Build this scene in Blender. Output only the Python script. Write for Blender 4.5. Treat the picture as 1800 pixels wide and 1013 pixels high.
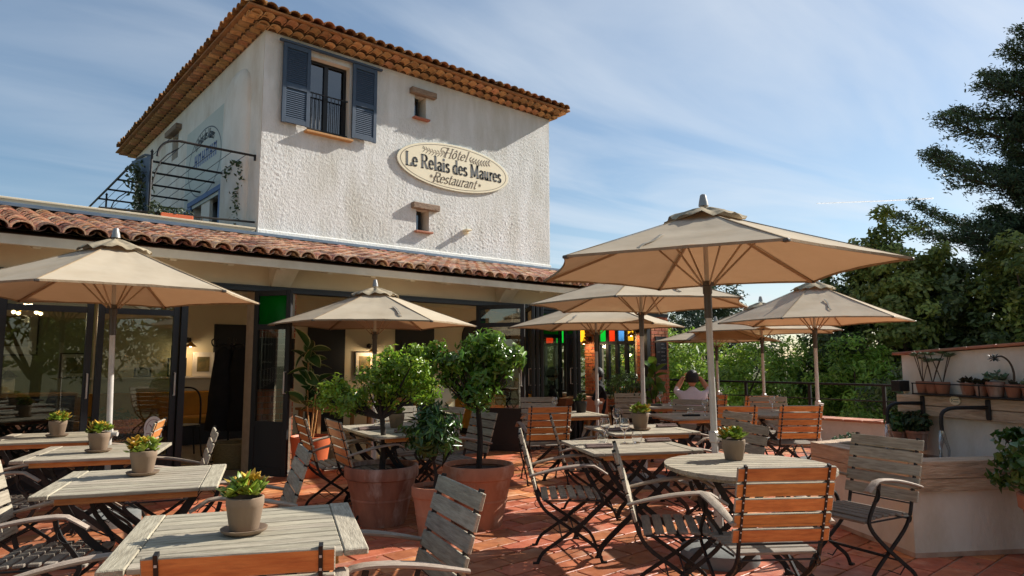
import bpy, math, random
import numpy as np
from mathutils import Matrix, Vector
R = math.radians
sc = bpy.context.scene
for o in list(bpy.data.objects):
    bpy.data.objects.remove(o)

# ------------------------------------------------------------------ camera
CAM_ROWS = [[0.758042, -0.652202, -0.002070], [-0.067839, -0.082004, 0.994320], [-0.648668, -0.753597, -0.106407]]
CH = 1.42
cd = bpy.data.cameras.new('camera'); cam = bpy.data.objects.new('camera', cd)
sc.collection.objects.link(cam); sc.camera = cam
rot = Matrix(CAM_ROWS).transposed()
cam.matrix_world = Matrix.Translation((0, 0, CH)) @ rot.to_4x4()
cd.sensor_width = 36; cd.lens = 1180.885 / 1800 * 36
cd.clip_start = 0.05; cd.clip_end = 3000

# ------------------------------------------------------------------ world, sun, exposure
SUN = Vector((1.0, -0.235, 0.66)).normalized()
el = math.asin(SUN.z); az = math.atan2(SUN.x, SUN.y)
w = bpy.data.worlds.new('World'); sc.world = w; w.use_nodes = True
nt = w.node_tree; nt.nodes.clear()
def WN(t, **k):
    n = nt.nodes.new(t)
    for a, b in k.items(): setattr(n, a, b)
    return n
sky = WN('ShaderNodeTexSky', sky_type='NISHITA')
sky.sun_disc = False; sky.sun_elevation = el; sky.sun_rotation = az
sky.air_density = 1.1; sky.dust_density = 0.5; sky.ozone_density = 2.6; sky.altitude = 120
tc = WN('ShaderNodeTexCoord')
sep = WN('ShaderNodeSeparateXYZ'); nt.links.new(tc.outputs['Generated'], sep.inputs[0])
# high thin clouds: the view direction projected on a plane overhead
mz = WN('ShaderNodeMath', operation='MAXIMUM'); nt.links.new(sep.outputs['Z'], mz.inputs[0]); mz.inputs[1].default_value = 0.03
dx = WN('ShaderNodeMath', operation='DIVIDE'); nt.links.new(sep.outputs['X'], dx.inputs[0]); nt.links.new(mz.outputs[0], dx.inputs[1])
dy = WN('ShaderNodeMath', operation='DIVIDE'); nt.links.new(sep.outputs['Y'], dy.inputs[0]); nt.links.new(mz.outputs[0], dy.inputs[1])
cmb = WN('ShaderNodeCombineXYZ'); nt.links.new(dx.outputs[0], cmb.inputs[0]); nt.links.new(dy.outputs[0], cmb.inputs[1])
mp = WN('ShaderNodeMapping'); mp.inputs['Rotation'].default_value = (0, 0, R(28)); mp.inputs['Scale'].default_value = (0.35, 1.1, 1)
nt.links.new(cmb.outputs[0], mp.inputs[0])
ns = WN('ShaderNodeTexNoise'); ns.inputs['Scale'].default_value = 1.1; ns.inputs['Detail'].default_value = 9
ns.inputs['Roughness'].default_value = 0.52; ns.inputs['Distortion'].default_value = 0.5
nt.links.new(mp.outputs[0], ns.inputs['Vector'])
cr = WN('ShaderNodeValToRGB'); cr.color_ramp.elements[0].position = 0.42; cr.color_ramp.elements[1].position = 0.70
nt.links.new(ns.outputs['Fac'], cr.inputs[0])
# more veil towards the sun side (forward scattering in thin cirrus)
dot = WN('ShaderNodeVectorMath', operation='DOT_PRODUCT'); nt.links.new(tc.outputs['Generated'], dot.inputs[0]); dot.inputs[1].default_value = SUN
mr = WN('ShaderNodeMapRange'); mr.inputs['From Min'].default_value = -0.1; mr.inputs['From Max'].default_value = 0.85
mr.inputs['To Min'].default_value = 0.12; mr.inputs['To Max'].default_value = 0.60
nt.links.new(dot.outputs['Value'], mr.inputs['Value'])
cm = WN('ShaderNodeMath', operation='MULTIPLY'); nt.links.new(cr.outputs[0], cm.inputs[0]); nt.links.new(mr.outputs[0], cm.inputs[1])
ad = WN('ShaderNodeMath', operation='ADD', use_clamp=True); nt.links.new(cm.outputs[0], ad.inputs[0])
ml2 = WN('ShaderNodeMath', operation='MULTIPLY'); nt.links.new(mr.outputs[0], ml2.inputs[0]); ml2.inputs[1].default_value = 0.32
nt.links.new(ml2.outputs[0], ad.inputs[1])
up = WN('ShaderNodeMapRange'); up.inputs['From Min'].default_value = 0.0; up.inputs['From Max'].default_value = 0.06; nt.links.new(sep.outputs['Z'], up.inputs['Value'])
adm = WN('ShaderNodeMath', operation='MULTIPLY'); nt.links.new(ad.outputs[0], adm.inputs[0]); nt.links.new(up.outputs[0], adm.inputs[1])
hs = WN('ShaderNodeHueSaturation'); hs.inputs['Hue'].default_value = 0.495; hs.inputs['Saturation'].default_value = 1.08; hs.inputs['Value'].default_value = 1.0
nt.links.new(sky.outputs[0], hs.inputs['Color'])
mix = WN('ShaderNodeMix', data_type='RGBA'); nt.links.new(adm.outputs[0], mix.inputs['Factor'])
nt.links.new(hs.outputs[0], mix.inputs['A']); mix.inputs['B'].default_value = (7.0, 7.45, 7.95, 1)
bg = WN('ShaderNodeBackground'); bg.inputs['Strength'].default_value = 0.078
nt.links.new(mix.outputs['Result'], bg.inputs['Color'])
wo = WN('ShaderNodeOutputWorld'); nt.links.new(bg.outputs[0], wo.inputs[0])

sl = bpy.data.lights.new('sun', 'SUN'); so = bpy.data.objects.new('sun', sl); sc.collection.objects.link(so)
sl.energy = 5.0; sl.angle = R(0.53); sl.color = (1.0, 0.945, 0.86)
so.rotation_euler = SUN.to_track_quat('Z', 'Y').to_euler(); so.location = (30, -8, 25)
sc.view_settings.view_transform = 'Standard'; sc.view_settings.look = 'None'
sc.view_settings.exposure = 0.63; sc.view_settings.gamma = 1.0
sc.view_settings.use_curve_mapping = False
sc.cycles.max_bounces = 9; sc.cycles.diffuse_bounces = 6; sc.cycles.transparent_max_bounces = 16

# ------------------------------------------------------------------ materials
def S(c):  # sRGB 0-255 -> linear
    return tuple(((v / 255) / 12.92 if v / 255 <= 0.04045 else ((v / 255 + 0.055) / 1.055) ** 2.4) for v in c)
def mat(name, c1, c2=None, c3=None, scale=4.0, scale2=None, stretch=(1, 1, 1), rough=0.7, rough2=None, metal=0.0, bump=0.0, bscale=None,
        bdetail=6, rnd=0.0, objrnd=0.0, trans=0.0, tcol=None, detail=6, coat=0.0, spec=0.5, c3pos=(0.55, 0.75), seedobj=False, emit=None,
        voronoi=0.0, vscale=60):
    m = bpy.data.materials.new(name); m.use_nodes = True
    n = m.node_tree; n.nodes.clear(); L = n.links.new
    def N(t, **k):
        q = n.nodes.new(t)
        for a, b in k.items(): setattr(q, a, b)
        return q
    out = N('ShaderNodeOutputMaterial'); p = N('ShaderNodeBsdfPrincipled')
    p.inputs['Roughness'].default_value = rough; p.inputs['Metallic'].default_value = metal
    p.inputs['Specular IOR Level'].default_value = spec
    if coat: p.inputs['Coat Weight'].default_value = coat; p.inputs['Coat Roughness'].default_value = 0.15
    t = N('ShaderNodeTexCoord'); oi = N('ShaderNodeObjectInfo')
    mp = N('ShaderNodeMapping'); mp.inputs['Scale'].default_value = stretch
    if seedobj:
        va = N('ShaderNodeVectorMath', operation='MULTIPLY_ADD'); va.inputs[1].default_value = (37, 53, 71)
        L(oi.outputs['Random'], va.inputs[0]); L(t.outputs['Object'], va.inputs[2]); L(va.outputs[0], mp.inputs[0])
    else: L(t.outputs['Object'], mp.inputs[0])
    col = None
    c1 = (*c1, 1)
    if c2 is not None:
        nz = N('ShaderNodeTexNoise'); nz.inputs['Scale'].default_value = scale; nz.inputs['Detail'].default_value = detail; nz.inputs['Roughness'].default_value = 0.62
        L(mp.outputs[0], nz.inputs['Vector'])
        r = N('ShaderNodeValToRGB'); r.color_ramp.elements[0].position = 0.34; r.color_ramp.elements[1].position = 0.68
        r.color_ramp.elements[0].color = c1; r.color_ramp.elements[1].color = (*c2, 1)
        L(nz.outputs['Fac'], r.inputs[0]); col = r.outputs[0]
        if c3 is not None:
            n2 = N('ShaderNodeTexNoise'); n2.inputs['Scale'].default_value = scale2 or scale * 0.37; n2.inputs['Detail'].default_value = 8
            n2.inputs['Roughness'].default_value = 0.65
            L(mp.outputs[0], n2.inputs['Vector'])
            r2 = N('ShaderNodeValToRGB'); r2.color_ramp.elements[0].position = c3pos[0]; r2.color_ramp.elements[1].position = c3pos[1]
            L(n2.outputs['Fac'], r2.inputs[0])
            mx = N('ShaderNodeMix', data_type='RGBA'); L(r2.outputs[0], mx.inputs['Factor']); L(col, mx.inputs['A']); mx.inputs['B'].default_value = (*c3, 1)
            col = mx.outputs['Result']
    if rnd or objrnd:
        h = N('ShaderNodeHueSaturation')
        if col is not None: L(col, h.inputs['Color'])
        else: h.inputs['Color'].default_value = c1
        if rnd:
            at = N('ShaderNodeAttribute', attribute_name='rnd'); src = at.outputs['Fac']; amt = rnd
        else: src = oi.outputs['Random']; amt = objrnd
        m1 = N('ShaderNodeMapRange'); m1.inputs['To Min'].default_value = 1 - amt; m1.inputs['To Max'].default_value = 1 + amt; L(src, m1.inputs['Value']); L(m1.outputs[0], h.inputs['Value'])
        mm = N('ShaderNodeMath', operation='MULTIPLY'); L(src, mm.inputs[0]); mm.inputs[1].default_value = 7.13
        mf = N('ShaderNodeMath', operation='FRACT'); L(mm.outputs[0], mf.inputs[0])
        m2 = N('ShaderNodeMapRange'); m2.inputs['To Min'].default_value = 0.5 - amt * 0.045; m2.inputs['To Max'].default_value = 0.5 + amt * 0.045; L(mf.outputs[0], m2.inputs['Value']); L(m2.outputs[0], h.inputs['Hue'])
        col = h.outputs[0]
    if col is not None: L(col, p.inputs['Base Color'])
    else: p.inputs['Base Color'].default_value = c1
    if rough2 is not None:
        nr = N('ShaderNodeTexNoise'); nr.inputs['Scale'].default_value = scale * 1.7; nr.inputs['Detail'].default_value = 5; L(mp.outputs[0], nr.inputs['Vector'])
        rr = N('ShaderNodeMapRange'); rr.inputs['From Min'].default_value = 0.3; rr.inputs['From Max'].default_value = 0.7
        rr.inputs['To Min'].default_value = rough; rr.inputs['To Max'].default_value = rough2; L(nr.outputs['Fac'], rr.inputs['Value']); L(rr.outputs[0], p.inputs['Roughness'])
    if bump or voronoi:
        b = N('ShaderNodeBump'); b.inputs['Strength'].default_value = 1.0
        nb = N('ShaderNodeTexNoise'); nb.inputs['Scale'].default_value = bscale or scale * 3; nb.inputs['Detail'].default_value = bdetail; nb.inputs['Roughness'].default_value = 0.6
        L(mp.outputs[0], nb.inputs['Vector'])
        hsrc = nb.outputs['Fac']; b.inputs['Distance'].default_value = bump or voronoi
        L(hsrc, b.inputs['Height']); L(b.outputs[0], p.inputs['Normal'])
    surf = p.outputs[0]
    if trans:
        tr = N('ShaderNodeBsdfTranslucent')
        if tcol is not None: tr.inputs[0].default_value = (*tcol, 1)
        elif col is not None: L(col, tr.inputs[0])
        ms = N('ShaderNodeMixShader'); ms.inputs[0].default_value = trans; L(surf, ms.inputs[1]); L(tr.outputs[0], ms.inputs[2]); surf = ms.outputs[0]
    if emit is not None:
        p.inputs['Emission Color'].default_value = (*emit[0], 1); p.inputs['Emission Strength'].default_value = emit[1]
    L(surf, out.inputs[0])
    return m
def glassmat(name, tint=(0.8, 0.85, 0.82), rough=0.0, refl=1.0, ior=1.5, colored=False):
    m = bpy.data.materials.new(name); m.use_nodes = True
    n = m.node_tree; n.nodes.clear(); L = n.links.new
    out = n.nodes.new('ShaderNodeOutputMaterial')
    tr = n.nodes.new('ShaderNodeBsdfTransparent'); tr.inputs[0].default_value = (*tint, 1)
    gl = n.nodes.new('ShaderNodeBsdfGlossy'); gl.inputs['Roughness'].default_value = rough
    fr = n.nodes.new('ShaderNodeLayerWeight'); fr.inputs[0].default_value = 0.5
    pw = n.nodes.new('ShaderNodeMath'); pw.operation = 'POWER'; pw.inputs[1].default_value = 5; L(fr.outputs['Facing'], pw.inputs[0])
    ma = n.nodes.new('ShaderNodeMath'); ma.operation = 'MULTIPLY_ADD'; ma.inputs[1].default_value = 0.96; ma.inputs[2].default_value = 0.04; L(pw.outputs[0], ma.inputs[0])
    mu = n.nodes.new('ShaderNodeMath'); mu.operation = 'MULTIPLY'; mu.inputs[1].default_value = refl; mu.use_clamp = True
    L(ma.outputs[0], mu.inputs[0])
    ms = n.nodes.new('ShaderNodeMixShader'); L(mu.outputs[0], ms.inputs[0]); L(tr.outputs[0], ms.inputs[1]); L(gl.outputs[0], ms.inputs[2])
    src = ms.outputs[0]
    if colored:
        tl = n.nodes.new('ShaderNodeBsdfTranslucent'); tl.inputs[0].default_value = (*tint, 1)
        m2 = n.nodes.new('ShaderNodeMixShader'); m2.inputs[0].default_value = 0.8; L(src, m2.inputs[1]); L(tl.outputs[0], m2.inputs[2]); src = m2.outputs[0]
    L(src, out.inputs[0])
    return m

M = {}
M['tile_floor'] = mat('terracotta_floor', S((206, 130, 86)), S((164, 94, 60)), S((212, 170, 138)), scale=7, scale2=3.1, rough=0.35, rough2=0.65, bump=0.004, bscale=18, rnd=0.3, c3pos=(0.52, 0.78), spec=0.5, seedobj=True)
M['grout'] = mat('grout', S((196, 168, 146)), S((160, 132, 112)), scale=6, rough=0.9, bump=0.003)
M['stucco'] = mat('rough_stucco', S((220, 220, 217)), S((204, 203, 197)), S((184, 180, 166)), scale=2.6, scale2=0.9, stretch=(1.6, 1, 0.42), rough=0.95, bump=0.016, bscale=60, bdetail=3, c3pos=(0.5, 0.8))
M['render_wall'] = mat('smooth_render', S((230, 223, 210)), S((218, 209, 194)), S((186, 166, 138)), scale=2.2, scale2=1.3, rough=0.9, bump=0.008, bscale=24, stretch=(1, 1, .5), c3pos=(0.46, 0.85))
M['lime'] = mat('white_lime_band', S((240, 238, 230)), S((225, 222, 212)), scale=5, rough=0.9, bump=0.01, bscale=30)
M['cream'] = mat('cream_paint', S((214, 200, 172)), S((202, 186, 158)), scale=1.3, rough=0.85, bump=0.002, bscale=40)
M['cream_in'] = mat('cream_interior', S((236, 226, 196)), S((226, 214, 184)), scale=1.0, rough=0.9)
M['sage_in'] = mat('sage_interior', S((182, 190, 152)), S((168, 176, 140)), scale=1.0, rough=0.9)
M['white_wood'] = mat('cream_painted_timber', S((214, 204, 184)), S((198, 186, 164)), scale=4, rough=0.7, bump=0.002)
M['roof_tile'] = mat('canal_tile', S((192, 140, 112)), S((156, 106, 84)), S((204, 184, 156)), scale=9, scale2=5, rough=0.9, bump=0.008, bscale=34, rnd=0.55, c3pos=(0.44, 0.7), seedobj=True)
M['roof_tile_old'] = mat('old_canal_tile', S((178, 122, 74)), S((132, 88, 56)), S((92, 78, 62)), scale=6, scale2=5, rough=0.9, bump=0.008, bscale=30, rnd=0.4, c3pos=(0.5, 0.78), seedobj=True)
M['genoise'] = mat('genoise_tile', S((200, 154, 108)), S((168, 122, 82)), S((134, 104, 76)), scale=6, scale2=3, rough=0.85, bump=0.005, bscale=30, rnd=0.26, c3pos=(0.55, 0.85), seedobj=True)
M['mortar'] = mat('mortar', S((112, 84, 62)), S((88, 66, 48)), scale=8, rough=0.95)  # darkened so the shade between the eave tiles is in the colour
M['zinc'] = mat('zinc_flashing', S((120, 132, 145)), S((96, 108, 122)), scale=5, rough=0.45, metal=0.6)
M['black_iron'] = mat('black_iron', S((26, 25, 25)), S((36, 33, 31)), scale=20, rough=0.45, rough2=0.7, metal=0.2, spec=0.5, bump=0.001, bscale=60)
M['dark_frame'] = mat('dark_grey_frame', S((32, 34, 38)), S((26, 28, 31)), scale=5, rough=0.42)
M['black_panel'] = mat('black_door_panel', S((15, 14, 15)), S((20, 19, 19)), scale=3, rough=0.5)
M['blue_shutter'] = mat('blue_shutter', S((54, 72, 92)), S((46, 63, 82)), scale=4, rough=0.6, bump=0.001)
M['blue_light'] = mat('blue_painted_wood', S((86, 112, 152)), S((74, 100, 140)), scale=4, rough=0.6)
M['teak'] = mat('weathered_teak', S((180, 170, 148)), S((144, 133, 113)), S((110, 100, 84)), scale=9, scale2=7, stretch=(1, 9, 9), rough=0.78, bump=0.003, bscale=22, objrnd=0.16, seedobj=True, c3pos=(0.5, 0.8), detail=8)
M['teak_seat'] = mat('grey_teak_seat', S((150, 140, 126)), S((120, 110, 98)), S((96, 88, 78)), scale=9, scale2=7, stretch=(1, 9, 9), rough=0.78, bump=0.003, bscale=22, objrnd=0.16, seedobj=True, detail=8)
M['teak_orange'] = mat('oiled_teak', S((212, 148, 82)), S((184, 116, 60)), S((148, 88, 46)), scale=8, scale2=6, stretch=(1, 7, 7), rough=0.5, bump=0.0015, bscale=22, objrnd=0.16, seedobj=True, c3pos=(0.5, 0.85))
M['arm_wood'] = mat('arm_teak', S((170, 154, 136)), S((136, 120, 104)), S((108, 94, 80)), scale=12, stretch=(6, 1, 6), rough=0.75, bump=0.002, objrnd=0.12, seedobj=True)
M['canvas'] = mat('beige_canvas', S((206, 192, 168)), S((196, 181, 156)), S((186, 170, 144)), scale=3, scale2=1.2, rough=0.95, bump=0.004, bscale=4, bdetail=2, stretch=(1, 1, 3), trans=0.24, tcol=S((168, 124, 86)), spec=0.1)
M['canvas_cap'] = mat('faded_canvas', S((176, 162, 138)), S((150, 136, 112)), scale=9, rough=0.95, bump=0.01, bscale=14, trans=0.08, spec=0.1)
M['canvas_rim'] = mat('canvas_hem', S((170, 150, 124)), S((150, 130, 104)), scale=9, rough=0.95, bump=0.004, trans=0.1, spec=0.1)
M['canvas_grey'] = mat('grey_strap', S((150, 142, 128)), S((120, 112, 100)), scale=12, rough=0.95)
M['alu'] = mat('brushed_aluminium', S((206, 200, 190)), S((190, 184, 174)), scale=8, rough=0.35, rough2=0.5, metal=0.15)
M['dark_metal'] = mat('dark_sleeve', S((84, 77, 70)), rough=0.4, metal=0.3)
M['finial'] = mat('grey_finial', S((150, 148, 144)), rough=0.4, metal=0.3)
M['rib'] = mat('umbrella_rib', S((186, 160, 132)), S((166, 142, 116)), scale=6, rough=0.5, metal=0.3)
M['concrete'] = mat('grey_base', S((130, 132, 128)), S((108, 110, 108)), S((90, 90, 88)), scale=6, rough=0.85, bump=0.004)
M['terracotta'] = mat('terracotta_pot', S((196, 134, 102)), S((168, 108, 80)), S((214, 184, 162)), scale=4, scale2=3.5, stretch=(1, 1, 0.6), rough=0.85, bump=0.004, bscale=20, c3pos=(0.52, 0.72))
M['terracotta_dark'] = mat('stained_terracotta_pot', S((172, 116, 90)), S((120, 78, 62)), S((206, 184, 168)), scale=5, scale2=3.4, stretch=(1, 1, 0.35), rough=0.85, bump=0.005, bscale=20, c3pos=(0.5, 0.7))
M['orange_pot'] = mat('orange_glazed_pot', S((206, 104, 60)), S((192, 92, 52)), scale=3, rough=0.55, bump=0.002)
M['grey_pot'] = mat('taupe_clay_pot', S((146, 124, 102)), S((126, 106, 86)), S((112, 88, 70)), scale=6, stretch=(1, 1, 0.5), rough=0.85, bump=0.002)
M['soil'] = mat('soil', S((50, 38, 30)), S((34, 26, 20)), scale=30, rough=1.0, bump=0.01, bscale=60)
M['bark'] = mat('bark', S((92, 76, 62)), S((58, 46, 38)), scale=12, stretch=(1, 1, 0.3), rough=0.95, bump=0.02, bscale=20)
M['dark_bark'] = mat('dark_bark', S((62, 52, 44)), S((42, 35, 30)), scale=14, stretch=(1, 1, .3), rough=.95, bump=.006, bscale=30)
M['brick'] = mat('brick', S((192, 120, 84)), S((168, 96, 66)), S((206, 152, 112)), scale=9, scale2=5, rough=0.9, bump=0.004, bscale=30, objrnd=0.2, seedobj=True)
M['brick_stuff'] = mat('brick_rows', S((192, 120, 84)), S((168, 96, 66)), S((206, 152, 112)), scale=9, scale2=5, rough=0.9, bump=0.004, rnd=0.22)
M['brick_mortar'] = mat('brick_joint', S((188, 170, 146)), S((168, 150, 128)), scale=8, rough=0.95, bump=0.004)
M['brass'] = mat('brass', S((226, 178, 92)), rough=0.28, metal=0.9)
M['bulb'] = mat('lit_bulb', (1, 0.8, 0.5), emit=((1.0, 0.72, 0.38), 9.0))
M['glass_pane'] = glassmat('window_glass', (0.68, 0.73, 0.68), refl=2.4)
M['clear_pane'] = glassmat('clear_window_glass', (0.86, 0.9, 0.87), refl=1.0)
M['sky_pane'] = glassmat('upper_window_glass', (0.25, 0.27, 0.3), refl=4.0)
M['wine_glass'] = mat('drinking_glass', (1, 1, 1), rough=0.0, spec=0.9)
_g = [n for n in M['wine_glass'].node_tree.nodes if n.type == 'BSDF_PRINCIPLED'][0]; _g.inputs['Transmission Weight'].default_value = 1.0; _g.inputs['IOR'].default_value = 1.5
for k, c in dict(green=(10, 150, 40), red=(206, 50, 18), blue=(70, 130, 190), amber=(232, 170, 30)).items():
    M['glass_' + k] = glassmat(k + '_stained_glass', tuple(min(1, v * 1.15) for v in S(c)), rough=0.1, colored=True)
M['sign_cream'] = mat('sign_cream', S((232, 222, 192)), S((226, 214, 182)), scale=2, rough=0.6)
M['sign_ink'] = mat('sign_dark_lettering', S((78, 82, 84)), rough=0.6)
M['sign_brown'] = mat('sign_brown_lettering', S((104, 88, 70)), rough=0.6)
M['sign_grey'] = mat('sign_grey_board', S((196, 198, 188)), S((186, 190, 178)), scale=2, rough=0.8)
M['sign_blue'] = mat('sign_blue_lettering', S((84, 104, 150)), rough=0.7)
M['old_wood'] = mat('old_oak_beam', S((206, 182, 154)), S((178, 150, 122)), S((124, 104, 84)), scale=5, scale2=3, stretch=(1, 7, 7), rough=0.85, bump=0.014, bscale=10, seedobj=True, c3pos=(0.5, 0.72))
M['grey_wood'] = mat('weathered_lintel', S((160, 138, 116)), S((112, 92, 76)), scale=9, stretch=(1, 6, 6), rough=0.9, bump=0.02, bscale=14)
M['coping'] = mat('terracotta_coping', S((178, 112, 84)), S((156, 92, 68)), S((190, 150, 124)), scale=6, rough=0.7, bump=0.003, objrnd=0.14, seedobj=True)
M['water'] = mat('dark_water', S((14, 18, 18)), rough=0.03, spec=0.7, bump=0.01, bscale=9)
M['splash'] = glassmat('falling_water', (0.86, 0.88, 0.9), rough=0.15, refl=4.0)
M['slate'] = mat('chalkboard', S((28, 27, 28)), S((36, 35, 36)), scale=4, rough=0.8)
M['chalk'] = mat('chalk', S((190, 190, 186)), rough=0.9)
M['int_floor'] = mat('interior_floor', S((160, 146, 128)), S((138, 124, 108)), scale=3, rough=0.4)
M['ochre'] = mat('ochre_fabric', S((176, 126, 44)), S((154, 106, 36)), scale=4, rough=0.9)
M['yellow'] = mat('yellow_box', S((206, 148, 48)), S((196, 138, 40)), scale=2, rough=0.7)
M['black_cloth'] = mat('black_cloth', S((20, 19, 20)), S((32, 30, 30)), scale=6, rough=0.95)
M['wicker'] = mat('wicker', S((158, 140, 96)), S((116, 100, 66)), scale=30, stretch=(1, 1, 4), rough=0.85, bump=0.01)
M['white_shirt'] = mat('pale_pink_shirt', S((222, 208, 210)), S((208, 192, 196)), scale=5, rough=0.9, bump=0.01, bscale=8)
M['skin'] = mat('skin', S((206, 146, 108)), S((194, 132, 96)), scale=5, rough=0.55)
M['hair'] = mat('black_hair', S((16, 13, 12)), S((28, 22, 20)), scale=30, rough=0.6, bump=0.01, bscale=50)
M['jeans'] = mat('dark_trousers', S((38, 40, 52)), S((30, 32, 42)), scale=8, rough=0.9)
M['napkin'] = mat('taupe_napkin', S((134, 112, 104)), S((112, 92, 86)), scale=12, rough=0.95, bump=0.006)
M['pine_wood'] = mat('pale_wood', S((190, 140, 82)), S((170, 120, 66)), scale=6, stretch=(5, 5, 1), rough=0.6)
M['orange_cloth'] = mat('terracotta_cloth', S((192, 116, 78)), S((176, 102, 68)), scale=5, rough=0.9)
M['paper'] = mat('white_paper', S((226, 222, 212)), rough=0.8)
M['picture'] = mat('picture_print', S((70, 76, 56)), S((160, 140, 90)), S((34, 32, 30)), scale=5, rough=0.6)
M['ground'] = mat('hillside_ground', S((86, 84, 50)), S((104, 96, 62)), S((62, 70, 36)), scale=0.25, scale2=0.09, rough=1.0, bump=0.1, bscale=1.5)
def leafmat(name, c1, c2, rough=0.45, tr=0.3, amt=0.4, spec=0.5):
    return mat(name, S(c1), S(c2), scale=1.3, rough=rough, rnd=amt, trans=tr, spec=spec)
M['leaf_citrus'] = leafmat('citrus_leaf', (112, 144, 38), (146, 172, 58), rough=0.32, tr=0.4, amt=.5)
M['leaf_citrus2'] = leafmat('dark_citrus_leaf', (84, 120, 38), (116, 148, 52), rough=0.28, tr=0.32, amt=.5)
M['leaf_small'] = leafmat('small_shrub_leaf', (58, 88, 38), (80, 110, 46), rough=0.3, tr=0.2)
M['leaf_rubber'] = leafmat('rubber_plant_leaf', (66, 98, 48), (50, 80, 40), rough=0.22, tr=0.15, amt=0.3)
M['leaf_edge'] = leafmat('pale_leaf_edge', (176, 182, 120), (190, 192, 136), rough=0.3, tr=0.2, amt=0.2)
M['leaf_fiddle'] = leafmat('broad_leaf', (96, 124, 40), (60, 90, 30), rough=0.35, tr=0.35)
M['leaf_succ'] = leafmat('succulent_leaf', (150, 168, 60), (120, 150, 54), rough=0.4, tr=0.25, amt=0.45)
M['leaf_succ_y'] = leafmat('yellow_succulent_leaf', (206, 178, 66), (190, 130, 60), rough=0.4, tr=0.25, amt=0.4)
M['leaf_sed'] = leafmat('blue_succulent_leaf', (104, 128, 96), (84, 108, 80), rough=0.6, tr=0.1)
M['leaf_dark'] = leafmat('aeonium_dark_leaf', (54, 56, 34), (40, 36, 30), rough=0.5, tr=0.1)
M['leaf_oak'] = leafmat('holm_oak_leaf', (84, 96, 46), (62, 74, 38), rough=0.5, tr=0.18, amt=0.5)
M['leaf_oak2'] = leafmat('olive_oak_leaf', (136, 144, 66), (100, 112, 52), rough=0.5, tr=0.25, amt=0.5)
M['leaf_bush'] = leafmat('bright_bush_leaf', (148, 172, 66), (116, 146, 54), rough=0.5, tr=0.42, amt=0.5)
M['leaf_conifer'] = leafmat('conifer_needles', (70, 86, 50), (50, 66, 42), rough=0.6, tr=0.1, amt=0.5)
M['leaf_euc'] = leafmat('grey_green_leaf', (72, 88, 62), (52, 66, 46), rough=0.5, tr=0.15, amt=0.4)
M['leaf_vine'] = leafmat('vine_leaf', (66, 82, 44), (50, 64, 36), rough=0.5, tr=0.2, amt=0.4)
M['leaf_dry'] = leafmat('dry_leaf', (150, 112, 62), (110, 76, 42), tr=.1)
M['leaf_box'] = leafmat('box_leaf', (70, 92, 44), (52, 72, 34), rough=0.3, tr=0.2, amt=0.5)

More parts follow.
